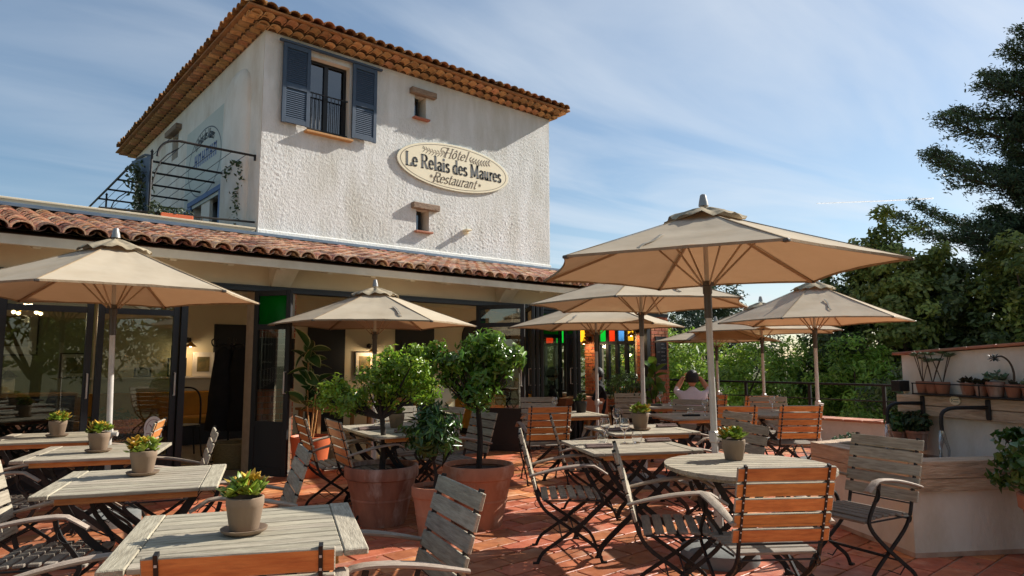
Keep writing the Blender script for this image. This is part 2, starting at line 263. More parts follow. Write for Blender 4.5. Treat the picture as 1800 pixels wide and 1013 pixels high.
# ------------------------------------------------------------------ mesh builder and object helpers
COL = sc.collection
class MB:
    def __init__(s): s.v = []; s.f = []; s.m = []; s.r = []
    def add(s, vs, fs, mi=0, rnd=0.5):
        b = len(s.v); s.v += [tuple(v) for v in vs]; s.f += [tuple(i + b for i in f) for f in fs]
        s.m += [mi] * len(fs) if isinstance(mi, int) else list(mi); s.r += [rnd] * len(fs)
    def box(s, c, d, T=None, mi=0, ch=0.0, rnd=0.5):
        hx, hy, hz = d[0] / 2, d[1] / 2, d[2] / 2
        if ch <= 0:
            vs = [(x * hx, y * hy, z * hz) for x in (-1, 1) for y in (-1, 1) for z in (-1, 1)]
            fs = [(0, 1, 3, 2), (4, 6, 7, 5), (0, 4, 5, 1), (2, 3, 7, 6), (0, 2, 6, 4), (1, 5, 7, 3)]
        else:
            vs = []; idx = {}
            for x in (-1, 1):
                for y in (-1, 1):
                    for z in (-1, 1):
                        for k in range(3):
                            p = [x * hx, y * hy, z * hz]
                            for q in range(3):
                                if q != k: p[q] -= (x, y, z)[q] * ch
                            idx[(x, y, z, k)] = len(vs); vs.append(tuple(p))
            fs = []
            for k in range(3):
                a, b = [q for q in range(3) if q != k]
                for sgn in (-1, 1):
                    loop = []
                    for (u, v_) in ((-1, -1), (1, -1), (1, 1), (-1, 1)):
                        t = [0, 0, 0]; t[k] = sgn; t[a] = u; t[b] = v_; loop.append(idx[(*t, k)])
                    if (sgn > 0) == (k == 1): loop.reverse()
                    fs.append(tuple(loop))
            for k in range(3):
                a, b = [q for q in range(3) if q != k]
                for u in (-1, 1):
                    for v_ in (-1, 1):
                        t0 = [0, 0, 0]; t0[k] = -1; t0[a] = u; t0[b] = v_
                        t1 = list(t0); t1[k] = 1
                        l = [idx[(*t0, a)], idx[(*t1, a)], idx[(*t1, b)], idx[(*t0, b)]]
                        if (u * v_ > 0) == (k != 1): l.reverse()
                        fs.append(tuple(l))
            for x in (-1, 1):
                for y in (-1, 1):
                    for z in (-1, 1):
                        l = [idx[(x, y, z, 0)], idx[(x, y, z, 1)], idx[(x, y, z, 2)]]
                        if x * y * z < 0: l.reverse()
                        fs.append(tuple(l))
        c = Vector(c)
        if T is not None:
            T3 = T.to_3x3() if len(T) == 4 else T
            vs = [T3 @ Vector(v) + c for v in vs]
        else: vs = [Vector(v) + c for v in vs]
        s.add(vs, fs, mi, rnd); return s
    def tube(s, pts, r, n=6, mi=0, flat=None, cap=True, rnd=0.5):
        pts = [Vector(p) for p in pts]; rs = r if isinstance(r, (list, tuple)) else [r] * len(pts)
        vs = []; fs = []; up0 = None
        for i, p in enumerate(pts):
            t = (pts[min(i + 1, len(pts) - 1)] - pts[max(i - 1, 0)])
            if t.length < 1e-9: t = Vector((0, 0, 1))
            t.normalize()
            if up0 is None:
                up0 = Vector((0, 0, 1)) if abs(t.z) < 0.9 else Vector((1, 0, 0))
                if flat is not None: up0 = Vector(flat)
            a = up0 - t * up0.dot(t)
            if a.length < 1e-6: a = t.orthogonal()
            a.normalize(); b = t.cross(a); up0 = a
            for k in range(n):
                an = 2 * math.pi * (k + 0.5) / n
                ra = rs[i][0] if isinstance(rs[i], tuple) else rs[i]; rb = rs[i][1] if isinstance(rs[i], tuple) else rs[i]
                vs.append(p + a * (math.cos(an) * ra) + b * (math.sin(an) * rb))
        for i in range(len(pts) - 1):
            for k in range(n):
                k2 = (k + 1) % n
                fs.append((i * n + k, i * n + k2, (i + 1) * n + k2, (i + 1) * n + k))
        if cap:
            fs.append(tuple(range(n - 1, -1, -1))); fs.append(tuple((len(pts) - 1) * n + k for k in range(n)))
        s.add(vs, fs, mi, rnd); return s
    def lathe(s, prof, n=20, c=(0, 0, 0), mi=0, cap0=True, cap1=True, rnd=0.5, T=None):
        vs = []; fs = []; c = Vector(c)
        for (r, z) in prof:
            for k in range(n):
                a = 2 * math.pi * k / n; vs.append(Vector((r * math.cos(a), r * math.sin(a), z)))
        for i in range(len(prof) - 1):
            for k in range(n):
                k2 = (k + 1) % n; fs.append((i * n + k, i * n + k2, (i + 1) * n + k2, (i + 1) * n + k))
        if cap0: fs.append(tuple(range(n - 1, -1, -1)))
        if cap1: fs.append(tuple((len(prof) - 1) * n + k for k in range(n)))
        if T is not None: vs = [T @ v for v in vs]
        s.add([v + c for v in vs], fs, mi, rnd); return s
    def prism(s, poly, z0, z1, mi=0, rnd=0.5):
        n = len(poly)
        ar = sum(poly[i][0] * poly[(i + 1) % n][1] - poly[(i + 1) % n][0] * poly[i][1] for i in range(n))
        if ar < 0: poly = poly[::-1]
        vs = [(x, y, z0) for x, y in poly] + [(x, y, z1) for x, y in poly]
        fs = [tuple(range(n - 1, -1, -1)), tuple(range(n, 2 * n))] + [(i, (i + 1) % n, n + (i + 1) % n, n + i) for i in range(n)]
        s.add(vs, fs, mi, rnd); return s
    def add2(s, *a): s.add(*a); return s
    def mesh(s, name, mats, smooth=0):
        me = bpy.data.meshes.new(name); me.from_pydata([tuple(v) for v in s.v], [], s.f)
        for m_ in (mats if isinstance(mats, (list, tuple)) else [mats]): me.materials.append(M[m_] if isinstance(m_, str) else m_)
        me.polygons.foreach_set('material_index', s.m)
        at = me.attributes.new('rnd', 'FLOAT', 'FACE'); at.data.foreach_set('value', s.r)
        if smooth:
            me.shade_smooth(); me.set_sharp_from_angle(angle=R(smooth))
        me.update(); return me
def link(name, data, parent=None, loc=None, rotz=None, mtx=None):
    o = bpy.data.objects.new(name, data); COL.objects.link(o)
    if parent is not None: o.parent = parent
    if mtx is not None: o.matrix_local = mtx
    else:
        if loc is not None: o.location = loc
        if rotz is not None: o.rotation_euler = (0, 0, rotz)
    return o
def part(name, mb, mats, parent=None, smooth=0, label=None, stuff=False, **k):
    me = mb.mesh(name, mats, smooth) if isinstance(mb, MB) else mb
    o = link(name, me, parent, **k)
    if label: o['label'] = label
    if stuff: o['kind'] = 'stuff'
    return o
def tag(o, label, cat, group=None):
    o['label'] = label; o['category'] = cat
    if group: o['group'] = group
    return o
def thing(name, label, cat, loc=(0, 0, 0), rz=0.0, group=None):
    o = link(name, None, None, loc, rz); return tag(o, label, cat, group)
def struct(name, mb, mats, smooth=0, parent=None, **k):
    o = part(name, mb, mats, parent, smooth, **k); o['kind'] = 'structure'; return o
KIDS = {}
def copy_tree(root, label, loc, rz, group=None, skip=()):
    r = root.copy(); COL.objects.link(r); r.location = loc; r.rotation_euler = (0, 0, rz); r['label'] = label
    if group: r['group'] = group
    def rec(src, dst):
        for ch in [c for c in ALLKIDS(src)]:
            if ch.name.split('.')[0] in skip: continue
            c = ch.copy(); COL.objects.link(c); c.parent = dst; rec(ch, c)
    rec(root, r); return r
def ALLKIDS(o):
    k = o.name
    if k not in KIDS: KIDS[k] = list(o.children)
    return KIDS[k]
def arcp(cx, cy, rx, ry, a0, a1, n=8):
    return [(cx + rx * math.cos(R(a0 + (a1 - a0) * i / n)), cy + ry * math.sin(R(a0 + (a1 - a0) * i / n))) for i in range(n + 1)]
def cam_xy(p):
    d = Vector(p) - Vector((0, 0, CH)); c = [sum(CAM_ROWS[i][k] * d[k] for k in range(3)) for i in range(3)]
    if c[2] > -0.1: return None
    return (900 - c[0] / c[2] * 1180.885, 506.5 + c[1] / c[2] * 1180.885, -c[2])

# a small pen-drawn alphabet, thick down-strokes and thin cross-strokes
GL = {}
def G(ch, adv, *st): GL[ch] = (adv, st)
G('L', .66, [(.1, 1), (.1, 0)], [(0, 0), (.56, 0), (.56, .2)], [(0, 1), (.22, 1)])
G('R', .80, [(.12, 1), (.12, 0)], [(0, 1), (.3, 1)] + arcp(.34, .76, .26, .24, 90, -90) + [(.12, .52)], [(.36, .5), (.62, .02), (.76, 0)], [(0, 0), (.24, 0)])
G('M', 1.06, [(.14, 1), (.14, 0)], [(.14, 1), (.5, .1)], [(.5, .1), (.86, 1)], [(.86, 1), (.86, 0)], [(0, 1), (.16, 1)], [(0, 0), (.26, 0)], [(.74, 0), (1.0, 0)], [(.86, 1), (1.0, 1)])
G('H', .86, [(.14, 1), (.14, 0)], [(.66, 1), (.66, 0)], [(.14, .52), (.66, .52)], [(.02, 1), (.26, 1)], [(.02, 0), (.26, 0)], [(.54, 1), (.78, 1)], [(.54, 0), (.78, 0)])
G('e', .56, [(.04, .36), (.46, .36)] + arcp(.25, .34, .21, .33, 5, 320, 12))
G('l', .32, [(.14, 1.05), (.14, 0)], [(.02, 1.05), (.14, 1.05)], [(.02, 0), (.28, 0)])
G('a', .56, arcp(.24, .48, .17, .18, 160, 0, 6) + [(.41, .1), (.5, 0)], arcp(.24, .18, .18, .18, 60, 300, 8) + [(.41, .14)])
G('i', .32, [(.14, .66), (.14, 0)], [(.02, .66), (.14, .66)], [(.02, 0), (.28, 0)], [(.14, .98), (.14, .84)])
G('s', .48, arcp(.22, .5, .15, .16, 20, 260, 8) + arcp(.22, .17, .17, .17, 90, -160, 8))
G('d', .60, [(.42, 1.05), (.42, 0), (.54, 0)], arcp(.24, .33, .2, .33, 50, 310, 10), [(.3, 1.05), (.42, 1.05)])
G('u', .62, [(.12, .66), (.12, .16)] + arcp(.26, .16, .14, .16, 180, 320, 5) + [(.44, .16)], [(.44, .66), (.44, 0), (.56, 0)], [(0, .66), (.12, .66)])
G('r', .44, [(.14, .66), (.14, 0)], [(.14, .44)] + arcp(.3, .48, .13, .17, 170, 40, 5), [(.02, .66), (.14, .66)], [(.02, 0), (.28, 0)])
G('o', .56, arcp(.25, .33, .2, .33, 0, 360, 14))
G('ô', .56, arcp(.25, .33, .2, .33, 0, 360, 14), [(.12, .78), (.26, .94), (.4, .78)])
G('t', .40, [(.16, .92), (.16, .1), (.26, 0), (.36, .06)], [(.02, .66), (.34, .66)])
G('n', .62, [(.12, .66), (.12, 0)], [(.12, .46)] + arcp(.28, .46, .16, .2, 160, 10, 6) + [(.44, 0)], [(0, .66), (.12, .66)])
def pen(mb, pts, thick, thin, place, mi=0, slant=0.0, h=0.0):
    pts = [(x + y * slant, y) for x, y in pts]
    for (x0, y0), (x1, y1) in zip(pts[:-1], pts[1:]):
        L_ = math.hypot(x1 - x0, y1 - y0)
        if L_ < 1e-6: continue
        dx_, dy_ = (x1 - x0) / L_, (y1 - y0) / L_
        wd = thin + (thick - thin) * abs(dy_) ** 1.6; e = min(wd, thin) * 0.5
        nx, ny = -dy_ * wd / 2, dx_ * wd / 2
        q = [(x0 - dx_ * e + nx, y0 - dy_ * e + ny), (x0 - dx_ * e - nx, y0 - dy_ * e - ny), (x1 + dx_ * e - nx, y1 + dy_ * e - ny), (x1 + dx_ * e + nx, y1 + dy_ * e + ny)]
        mb.add([place(*p_) for p_ in q], [(0, 1, 2, 3)], mi)
def text(mb, s, x0, y0, size, place, thick=0.2, thin=0.07, slant=0.0, squeeze=1.0, mi=0, center=True, gap=0.0):
    tot = sum((GL[c][0] + gap if c != ' ' else 0.34) for c in s) * size * squeeze
    x = x0 - tot / 2 if center else x0
    for c in s:
        if c == ' ': x += 0.34 * size * squeeze; continue
        adv, st = GL[c]
        for pl in st:
            pen(mb, [(x + (px * squeeze + py * slant) * size, y0 + py * size) for px, py in pl], thick * size, thin * size, lambda a, b: place(a, b), mi, 0.0)
        x += (adv + gap) * size * squeeze
    return tot

# ================================================================== SETTING
rg = random.Random(7)
# terrain sheet to the horizon, lower than the terrace
def terrain():
    mb = MB(); N = 60
    def h(x, y):
        d = max(0.0, math.hypot(x - 4, y - 4) - 12)
        if x < 14 and y > 8.6: base = -0.25
        else: base = -3.2
        return base - min(d * 0.05, 6) + 0.25 * math.sin(x * 0.31) * math.cos(y * 0.27)
    xs = [-900, -400, -150, -60] + [-30 + i * 2.5 for i in range(37)] + [80, 120, 200, 400, 900]
    ys = [-900, -400, -150, -60] + [-30 + i * 2.5 for i in range(37)] + [80, 120, 200, 400, 900]
    vs = [(x, y, h(x, y)) for x in xs for y in ys]; n = len(ys)
    fs = [(i * n + j, (i + 1) * n + j, (i + 1) * n + j + 1, i * n + j + 1) for i in range(len(xs) - 1) for j in range(n - 1)]
    mb.add(vs, fs); return mb
struct('hillside', terrain(), 'ground', 30)

# terrace: slab, then terracotta tiles in running bond with recessed joints
FX0, FX1, FY0, FY1 = -4.0, 11.9, -1.5, 8.42
floor = struct('terrace_floor', MB().box(((FX0 + FX1) / 2, (FY0 + FY1) / 2, -0.21), (FX1 - FX0, FY1 - FY0, 0.40)), 'grout')
slots = []
PX, PY = 0.40, 0.20
ny = int((FY1 - FY0) / PY)
for j in range(ny):
    off = (0.2 if j % 2 else 0.0)
    x = FX0 + off
    while x + PX <= FX1 + 0.01:
        slots.append((x + PX / 2, FY0 + (j + 0.5) * PY)); x += PX
# roofs and floor share variants of one tile shape
tvar = []
for i in range(10):
    rr = rg.random(); m_ = MB().box((0, 0, 0), (PX - 0.014 - 0.004 * rg.random(), PY - 0.014 - 0.004 * rg.random(), 0.02), ch=0.003, rnd=rr)
    tvar.append(m_.mesh('tile', 'tile_floor'))
def inview(x, y, z=0, mg=60):
    q = cam_xy((x, y, z)); return q is not None and -mg < q[0] < 1800 + mg and -mg < q[1] < 1013 + mg
slots.sort(key=lambda s_: (0 if inview(*s_) else 1, s_[0] ** 2 + s_[1] ** 2))
for (x, y) in slots[:300]:
    o = link('tile', rg.choice(tvar), floor, (x, y, -0.009 + rg.uniform(-.0015, .0015)))
    o.rotation_euler = (rg.uniform(-.004, .004), rg.uniform(-.004, .004), rg.uniform(-.006, .006))
mb = MB()
for (x, y) in slots[300:]:
    mb.box((x, y, -0.009 + rg.uniform(-.0015, .0015)), (PX - 0.016, PY - 0.016, 0.02), rnd=rg.random())
part('tile_field', mb, 'tile_floor', floor, stuff=True)
# threshold strip along the facade
struct('threshold', MB().box((3.9, 8.53, 0.005), (16.2, 0.2, 0.03), ch=0.004), 'concrete')

# ---- the parapet at the far side with its railing
pw = thing('parapet_wall', 'low cream wall with terracotta coping along the far edge of the terrace', 'wall')
part('wall', MB().box((11.65, 5.0, -1.3), (0.28, 14.0, 3.4)), 'render_wall', pw)
cmesh = MB().box((0, 0, 0), (0.44, 0.29, 0.035), ch=0.005).mesh('coping_tile', 'coping')
for i in range(47): link('coping_tile', cmesh, pw, (11.65, -1.8 + i * 0.3, 0.42 + rg.uniform(0, .003)))
rl = thing('railing', 'black metal railing standing on the far parapet before the trees', 'railing')
part('top_rail', MB().box((11.72, 5, 1.0), (0.05, 14.4, 0.035), ch=.004), 'black_iron', rl)
part('middle_rail', MB().tube([(11.72, -2.2, .74), (11.72, 12.2, .74)], .011, 6), 'black_iron', rl)
pm = MB().box((0, 0, 0.28), (0.05, 0.05, 0.545), ch=.004).mesh('post', 'black_iron')
for i in range(12): link('post', pm, rl, (11.72, -1.7 + i * 1.22, .437))

# ---- canal tiles
def canal(L_=0.36, r0=0.105, r1=0.085, n=7, th=0.012, rnd=0.5, fill=False):
    """half-round cover tile along local +Y (upslope), bottom end wider"""
    mb = MB(); vs = []; fs = []
    for (r, y) in ((r0, 0), (r1, L_)):
        for k in range(n + 1):
            a = math.pi * k / n; vs.append((r * math.cos(a), y, r * 0.78 * math.sin(a)))
        for k in range(n + 1):
            a = math.pi * k / n; vs.append(((r - th) * math.cos(a), y, (r - th) * 0.78 * math.sin(a) - 0.001))
    q = n + 1
    for k in range(n):
        fs.append((k, 2 * q + k, 2 * q + k + 1, k + 1)); fs.append((q + k, q + k + 1, 3 * q + k + 1, 3 * q + k))
        fs.append((k, k + 1, q + k + 1, q + k)); fs.append((2 * q + k, 3 * q + k, 3 * q + k + 1, 2 * q + k + 1))
    fs.append((0, q, 3 * q, 2 * q)); fs.append((n, 2 * q + n, 3 * q + n, q + n))
    mb.add(vs, fs, 0, rnd); return mb
def tiles_mesh(matname, cnt=9, **k):
    out = []
    for i in range(cnt): out.append(canal(rnd=rg.random(), **k).mesh('tile', matname, 40))
    return out

# ================================================================== RESTAURANT WING
FY = 8.5
wing = thing('restaurant_wing', 'low restaurant wing with canal tile roof and black folding glass doors open to the terrace', 'building')
WX0, WX1, WYB = -3.2, 11.6, 13.0
# roof deck: parallelogram from the eave up to the tower wall
EY, EZ, RY, RZ = 7.92, 2.66, 11.0, 3.37
slope = math.atan2(RZ - EZ, RY - EY); sl_len = math.hypot(RZ - EZ, RY - EY)
roofo = link('roof', MB().mesh('roof', 'mortar'), wing)
mb = MB(); mb.add([(WX0, EY + .04, EZ - .05), (WX1 + .35, EY + .04, EZ - .05), (WX1 + .35, RY, RZ - .05), (WX0, RY, RZ - .05), (WX0, EY + .04, EZ - .02), (WX1 + .35, EY + .04, EZ - .02), (WX1 + .35, RY, RZ - .02), (WX0, RY, RZ - .02)],
    [(0, 3, 2, 1), (4, 5, 6, 7), (0, 1, 5, 4), (1, 2, 6, 5), (2, 3, 7, 6), (3, 0, 4, 7)])
# rear slope beyond the ridge line on the right, kept simple under the tower wall line
roofo.data = mb.mesh('roof', ['mortar'])
tm = tiles_mesh('roof_tile')
rows = 11; rp = sl_len / rows; PITCH = 0.205
cols = int((WX1 + .35 - WX0) / PITCH)
cov = []
for c in range(cols):
    for r_ in range(rows):
        x = WX0 + (c + .5) * PITCH; s_ = r_ * rp
        y = EY - 0.04 + s_ * math.cos(slope); z = EZ + 0.026 + s_ * math.sin(slope)
        q = cam_xy((x, y, z)); vis = q is not None and -30 < q[0] < 1000
        cov.append((0 if vis else 1, 0 if r_ < 3 else 1, (x * x + y * y), x, y, z))
cov.sort()
T0 = Matrix.Rotation(slope + R(-1.5), 4, 'X')
stuff_cov = MB()
base = [canal(L_=rp + .07, th=.017, rnd=rg.random()) for i in range(12)]
basem = [b.mesh('tile', 'roof_tile', 40) for b in base]
for i, (_, _, _, x, y, z) in enumerate(cov):
    T = Matrix.Translation((x + rg.uniform(-.006, .006), y + rg.uniform(-.008, .008), z + rg.uniform(-.002, .004))) @ Matrix.Rotation(rg.uniform(-.02, .02), 4, 'Z') @ T0
    if i < 300: link('tile', rg.choice(basem), roofo, mtx=T)
    else:
        b = rg.choice(base); rn = rg.random()
        k0 = len(stuff_cov.v); stuff_cov.v += [tuple(T @ Vector(v)) for v in b.v]; stuff_cov.f += [tuple(k0 + q for q in f) for f in b.f]
        stuff_cov.m += [0] * len(b.f); stuff_cov.r += [rn] * len(b.f)
part('tile_rows', stuff_cov, 'roof_tile', roofo, 40, stuff=True)
# channel tiles between the covers (concave up)
ch = MB()
for c in range(cols + 1):
    x = WX0 + c * PITCH
    for r_ in range(rows):
        s0 = r_ * rp; s1 = s0 + rp + .03; rn = rg.random(); n = 5; vs = []; fs = []
        for s_, dz in ((s0, 0.012), (s1, 0.0)):
            for k in range(n + 1):
                a = math.pi + math.pi * k / n
                vs.append((x + .085 * math.cos(a), EY - .05 + s_ * math.cos(slope), EZ + .050 + dz + s_ * math.sin(slope) + .05 * math.sin(a)))
        for k in range(n): fs.append((k, k + 1, n + 1 + k + 1, n + 1 + k))
        ch.add(vs, fs, 0, rn)
part('channel_tiles', ch, 'roof_tile', roofo, 40, stuff=True)
# zinc flashing at the foot of the tower wall and along the roof terrace
part('flashing', MB().box(((WX0 + WX1) / 2 + .1, RY - .06, RZ + .105), (WX1 - WX0 + .3, .11, .055), ch=.006).box(((WX0 + WX1) / 2 + .1, RY - .16, RZ + .075), (WX1 - WX0 + .3, .12, .02)), 'zinc', roofo)
# roof terrace parapet (left of the tower)
part('parapet', MB().box(((WX0 + 3.9) / 2, RY + .12, RZ - .3), (3.9 - WX0, .24, 0.98)).box(((WX0 + 3.9) / 2, RY + .12, RZ + .205), (3.9 - WX0, .28, .03), ch=.005), 'cream', wing)
part('terrace_deck', MB().box(((WX0 + 3.9) / 2, 16, RZ - .1), (3.9 - WX0, 9.4, .1)), 'concrete', wing)
# fascia board, soffit, rafter tails
part('fascia', MB().box(((WX0 + WX1) / 2 + .15, EY + .05, EZ - .075), (WX1 - WX0 + .4, .035, .10), ch=.004), 'white_wood', wing)
mb = MB(); mb.add([(WX0, EY + .07, EZ - .06), (WX1 + .3, EY + .07, EZ - .06), (WX1 + .3, FY + .02, EZ + .08), (WX0, FY + .02, EZ + .08), (WX0, EY + .07, EZ - .05), (WX1 + .3, EY + .07, EZ - .05), (WX1 + .3, FY + .02, EZ + .09), (WX0, FY + .02, EZ + .09)],
    [(0, 1, 2, 3), (7, 6, 5, 4), (0, 4, 5, 1), (1, 5, 6, 2), (2, 6, 7, 3), (3, 7, 4, 0)])
part('soffit', mb, 'white_wood', wing)
rt = MB()
rt.add([(-.035, 0, 0), (.035, 0, 0), (.035, .58, .13), (-.035, .58, .13), (-.035, .03, -.055), (.035, .03, -.055), (.035, .58, .05), (-.035, .58, .05)],
       [(0, 1, 2, 3), (7, 6, 5, 4), (0, 4, 5, 1), (1, 5, 6, 2), (2, 6, 7, 3), (3, 7, 4, 0)])
rtm = rt.mesh('rafter_tail', 'white_wood')
x = -3.0
while x < WX1 + .2:
    link('rafter_tail', rtm, wing, (x, EY + .075, EZ - .085)); x += 0.62
# beam above the openings and wall band, small curved capitals on the piers
part('wall_band', MB().box(((WX0 + WX1) / 2, FY + .12, 2.56), (WX1 - WX0, .24, .42)), 'cream', wing)
capm = MB()
capm.add([(-.15, .0, .2), (.15, .0, .2), (.15, -.34, .2), (-.15, -.34, .2), (-.12, 0, -.06), (.12, 0, -.06), (.12, -.06, -.06), (-.12, -.06, -.06), (-.14, -.22, .1), (.14, -.22, .1)],
         [(0, 1, 2, 3), (5, 4, 7, 6), (0, 3, 8, 7, 4), (1, 5, 6, 9, 2), (3, 2, 9, 8), (8, 9, 6, 7), (0, 4, 5, 1)])
capmesh = capm.mesh('corbel', 'white_wood')
for x in (-.3, 3.35, 7.1, 10.9): link('corbel', capmesh, wing, (x, FY - .001, 2.42))
part('door_track', MB().box(((WX0 + WX1) / 2, FY + .06, 2.325), (WX1 - WX0, .16, .075), ch=.004).box(((WX0 + WX1) / 2, FY - .02, 2.35), (WX1 - WX0, .03, .02)), 'dark_frame', wing)
# side, back and end walls, ceiling and inner floor
part('floor_slab', MB().box(((WX0 + WX1) / 2, (8.64 + WYB) / 2, -.12), (WX1 - WX0, WYB - 8.64, .25)), 'int_floor', wing)
part('ceiling', MB().box(((WX0 + WX1) / 2, 10.9, 2.66), (WX1 - WX0, 4.3, .06)), 'cream_in', wing)
part('side_wall', MB().box((WX0 + .1, 10.8, 1.3), (.2, 4.6, 2.7)), 'cream', wing)
bw = MB(); bw.box(((WX0 + 2.0) / 2, WYB - .1, 1.3), (2.0 - WX0, .2, 2.7)); part('back_wall', bw, 'sage_in', wing)
bw = MB(); bw.box((5.85, WYB - .1, 1.3), (7.7, .2, 2.7)); bw.box((10.65, WYB - .1, 2.4), (1.9, .2, .5)); bw.box((9.8, WYB - .1, 1.0), (.2, .2, 2.3)); part('back_wall', bw, 'cream_in', wing)
part('back_window', MB().box((10.7, WYB - .1, 1.08), (1.6, .05, 2.14)), 'black_panel', wing)
for (x, wd, ht) in ((4.3, .86, 2.08), (6.05, .8, 2.12), (8.15, 1.0, 2.2)):
    d_ = part('inner_door', MB().box((x, WYB - .215, ht / 2), (wd, .05, ht), ch=.005).box((x, WYB - .25, ht / 2 + .1), (wd - .26, .02, ht - .9)), 'black_panel', wing)
arch = MB(); arch.prism([(9.45 + a, b) for a, b in arcp(0.42, 1.95, .42, .42, 0, 180, 12)] + [(9.45, 0.0), (10.29, 0.0)], 0, .06)
av = [(v[0], WYB - .24 + v[2], v[1]) for v in arch.v]; arch.v = av
part('arched_opening', arch, 'black_panel', wing)

def brick_field(parent, x0, y0, z0, length, height, axis, lim, face=-1, bl=.215, bh=.062, jt=.012, depth=.035, off=None):
    """bricks set a little proud of a mortar wall; axis 'x' or 'y' runs along the wall, face = outward sign"""
    n = 0; rw = 0; z = z0; loose = MB()
    key = ('brick', axis, bl); me = BM.get(key)
    if me is None:
        me = []
        for fr in (1.0, 0.5):
            d = (bl * fr - (0 if fr == 1 else jt / 2), depth, bh) if axis == 'x' else (depth, bl * fr - (0 if fr == 1 else jt / 2), bh)
            me.append(MB().box((0, 0, 0), d, ch=.003).mesh('brick', 'brick'))
        BM[key] = me
    while z + bh <= z0 + height + .001:
        s_ = 0.0; first = rw % 2 == 1
        while s_ < length - .05:
            half = first or s_ + bl > length + .001; first = False
            wd = bl / 2 if half else bl
            if s_ + wd > length + .02: break
            c = s_ + wd / 2; jit = rg.uniform(-.002, .003)
            p = (x0 + c, y0 + face * jit, z + bh / 2) if axis == 'x' else (x0 + face * jit, y0 + c, z + bh / 2)
            if n < lim: link('brick', me[1 if half else 0], parent, p); n += 1
            else:
                loose.box(p, (wd - (.006 if half else 0), depth, bh) if axis == 'x' else (depth, wd - (.006 if half else 0), bh), rnd=rg.random())
            s_ += wd + jt
        z += bh + jt; rw += 1
    if loose.v: part('brick_rows', loose, 'brick_stuff', parent, stuff=True)
BM = {}
# left brick pier with the chalkboard
p1 = part('pier', MB().box((3.33, FY + .2, 1.175), (.50, .34, 2.35)), 'brick_mortar', wing, label='slim brick pier behind the open green-topped door leaf')
brick_field(p1, 3.08, FY + .026, 0.01, .5, 2.33, 'x', 90)
brick_field(p1, 3.585, FY + .04, 0.01, .32, 2.33, 'y', 60, face=1)
# corner pier and end wall piers at the right
p2 = part('pier', MB().box((11.32, FY + .22, 1.175), (.56, .40, 2.35)), 'brick_mortar', wing, label='brick corner pier at the right end of the wing')
brick_field(p2, 11.04, FY + .016, .01, .56, 2.33, 'x', 100)
brick_field(p2, 11.036, FY + .03, .01, .38, 2.33, 'y', 70, face=-1)
ew = part('end_wall', MB().box((11.15, 10.15, 1.3), (.22, .34, 2.6)).box((11.15, 10.5, .33), (.22, 3.6, .66)).box((11.15, 12.7, 1.3), (.22, .4, 2.6)).box((11.15, 10.6, 2.52), (.22, 4.0, .2)), 'brick_mortar', wing)
brick_field(ew, 11.03, 9.99, .68, .34, 1.72, 'y', 60, face=-1)
brick_field(ew, 11.03, 8.95, .01, 3.5, .64, 'y', 110, face=-1)
def leadlight(y0, y1, cols, z0=.68, zt=2.42, zm=1.78):
    n = len(cols); pw_ = (y1 - y0) / n
    fr = MB()
    fr.box((11.12, (y0 + y1) / 2, z0 + .03), (.07, y1 - y0, .06)).box((11.12, (y0 + y1) / 2, zt - .03), (.07, y1 - y0, .06)).box((11.12, (y0 + y1) / 2, zm), (.065, y1 - y0, .07))
    for i in range(n + 1): fr.box((11.12, y0 + i * pw_, (z0 + zt) / 2), (.075, .075, zt - z0))
    wf = part('window', fr, 'dark_frame', wing, label='window with coloured glass along its top')
    for i, c in enumerate(cols):
        yc = y0 + (i + .5) * pw_
        part('pane', MB().add2([(11.12, yc - pw_ / 2 + .04, zm + .035), (11.12, yc + pw_ / 2 - .04, zm + .035), (11.12, yc + pw_ / 2 - .04, zt - .06), (11.12, yc - pw_ / 2 + .04, zt - .06)], [(0, 1, 2, 3)]), 'glass_' + c, wf, label=c + ' stained glass pane')
        part('pane', MB().box((11.12, yc, (zm + z0) / 2), (.006, pw_ - .08, zm - z0 - .07)), 'clear_pane', wf)
leadlight(8.95, 9.98, ['amber', 'blue', 'red', 'green'])
leadlight(10.32, 12.4, ['amber', 'blue', 'green', 'red', 'amber', 'blue'])

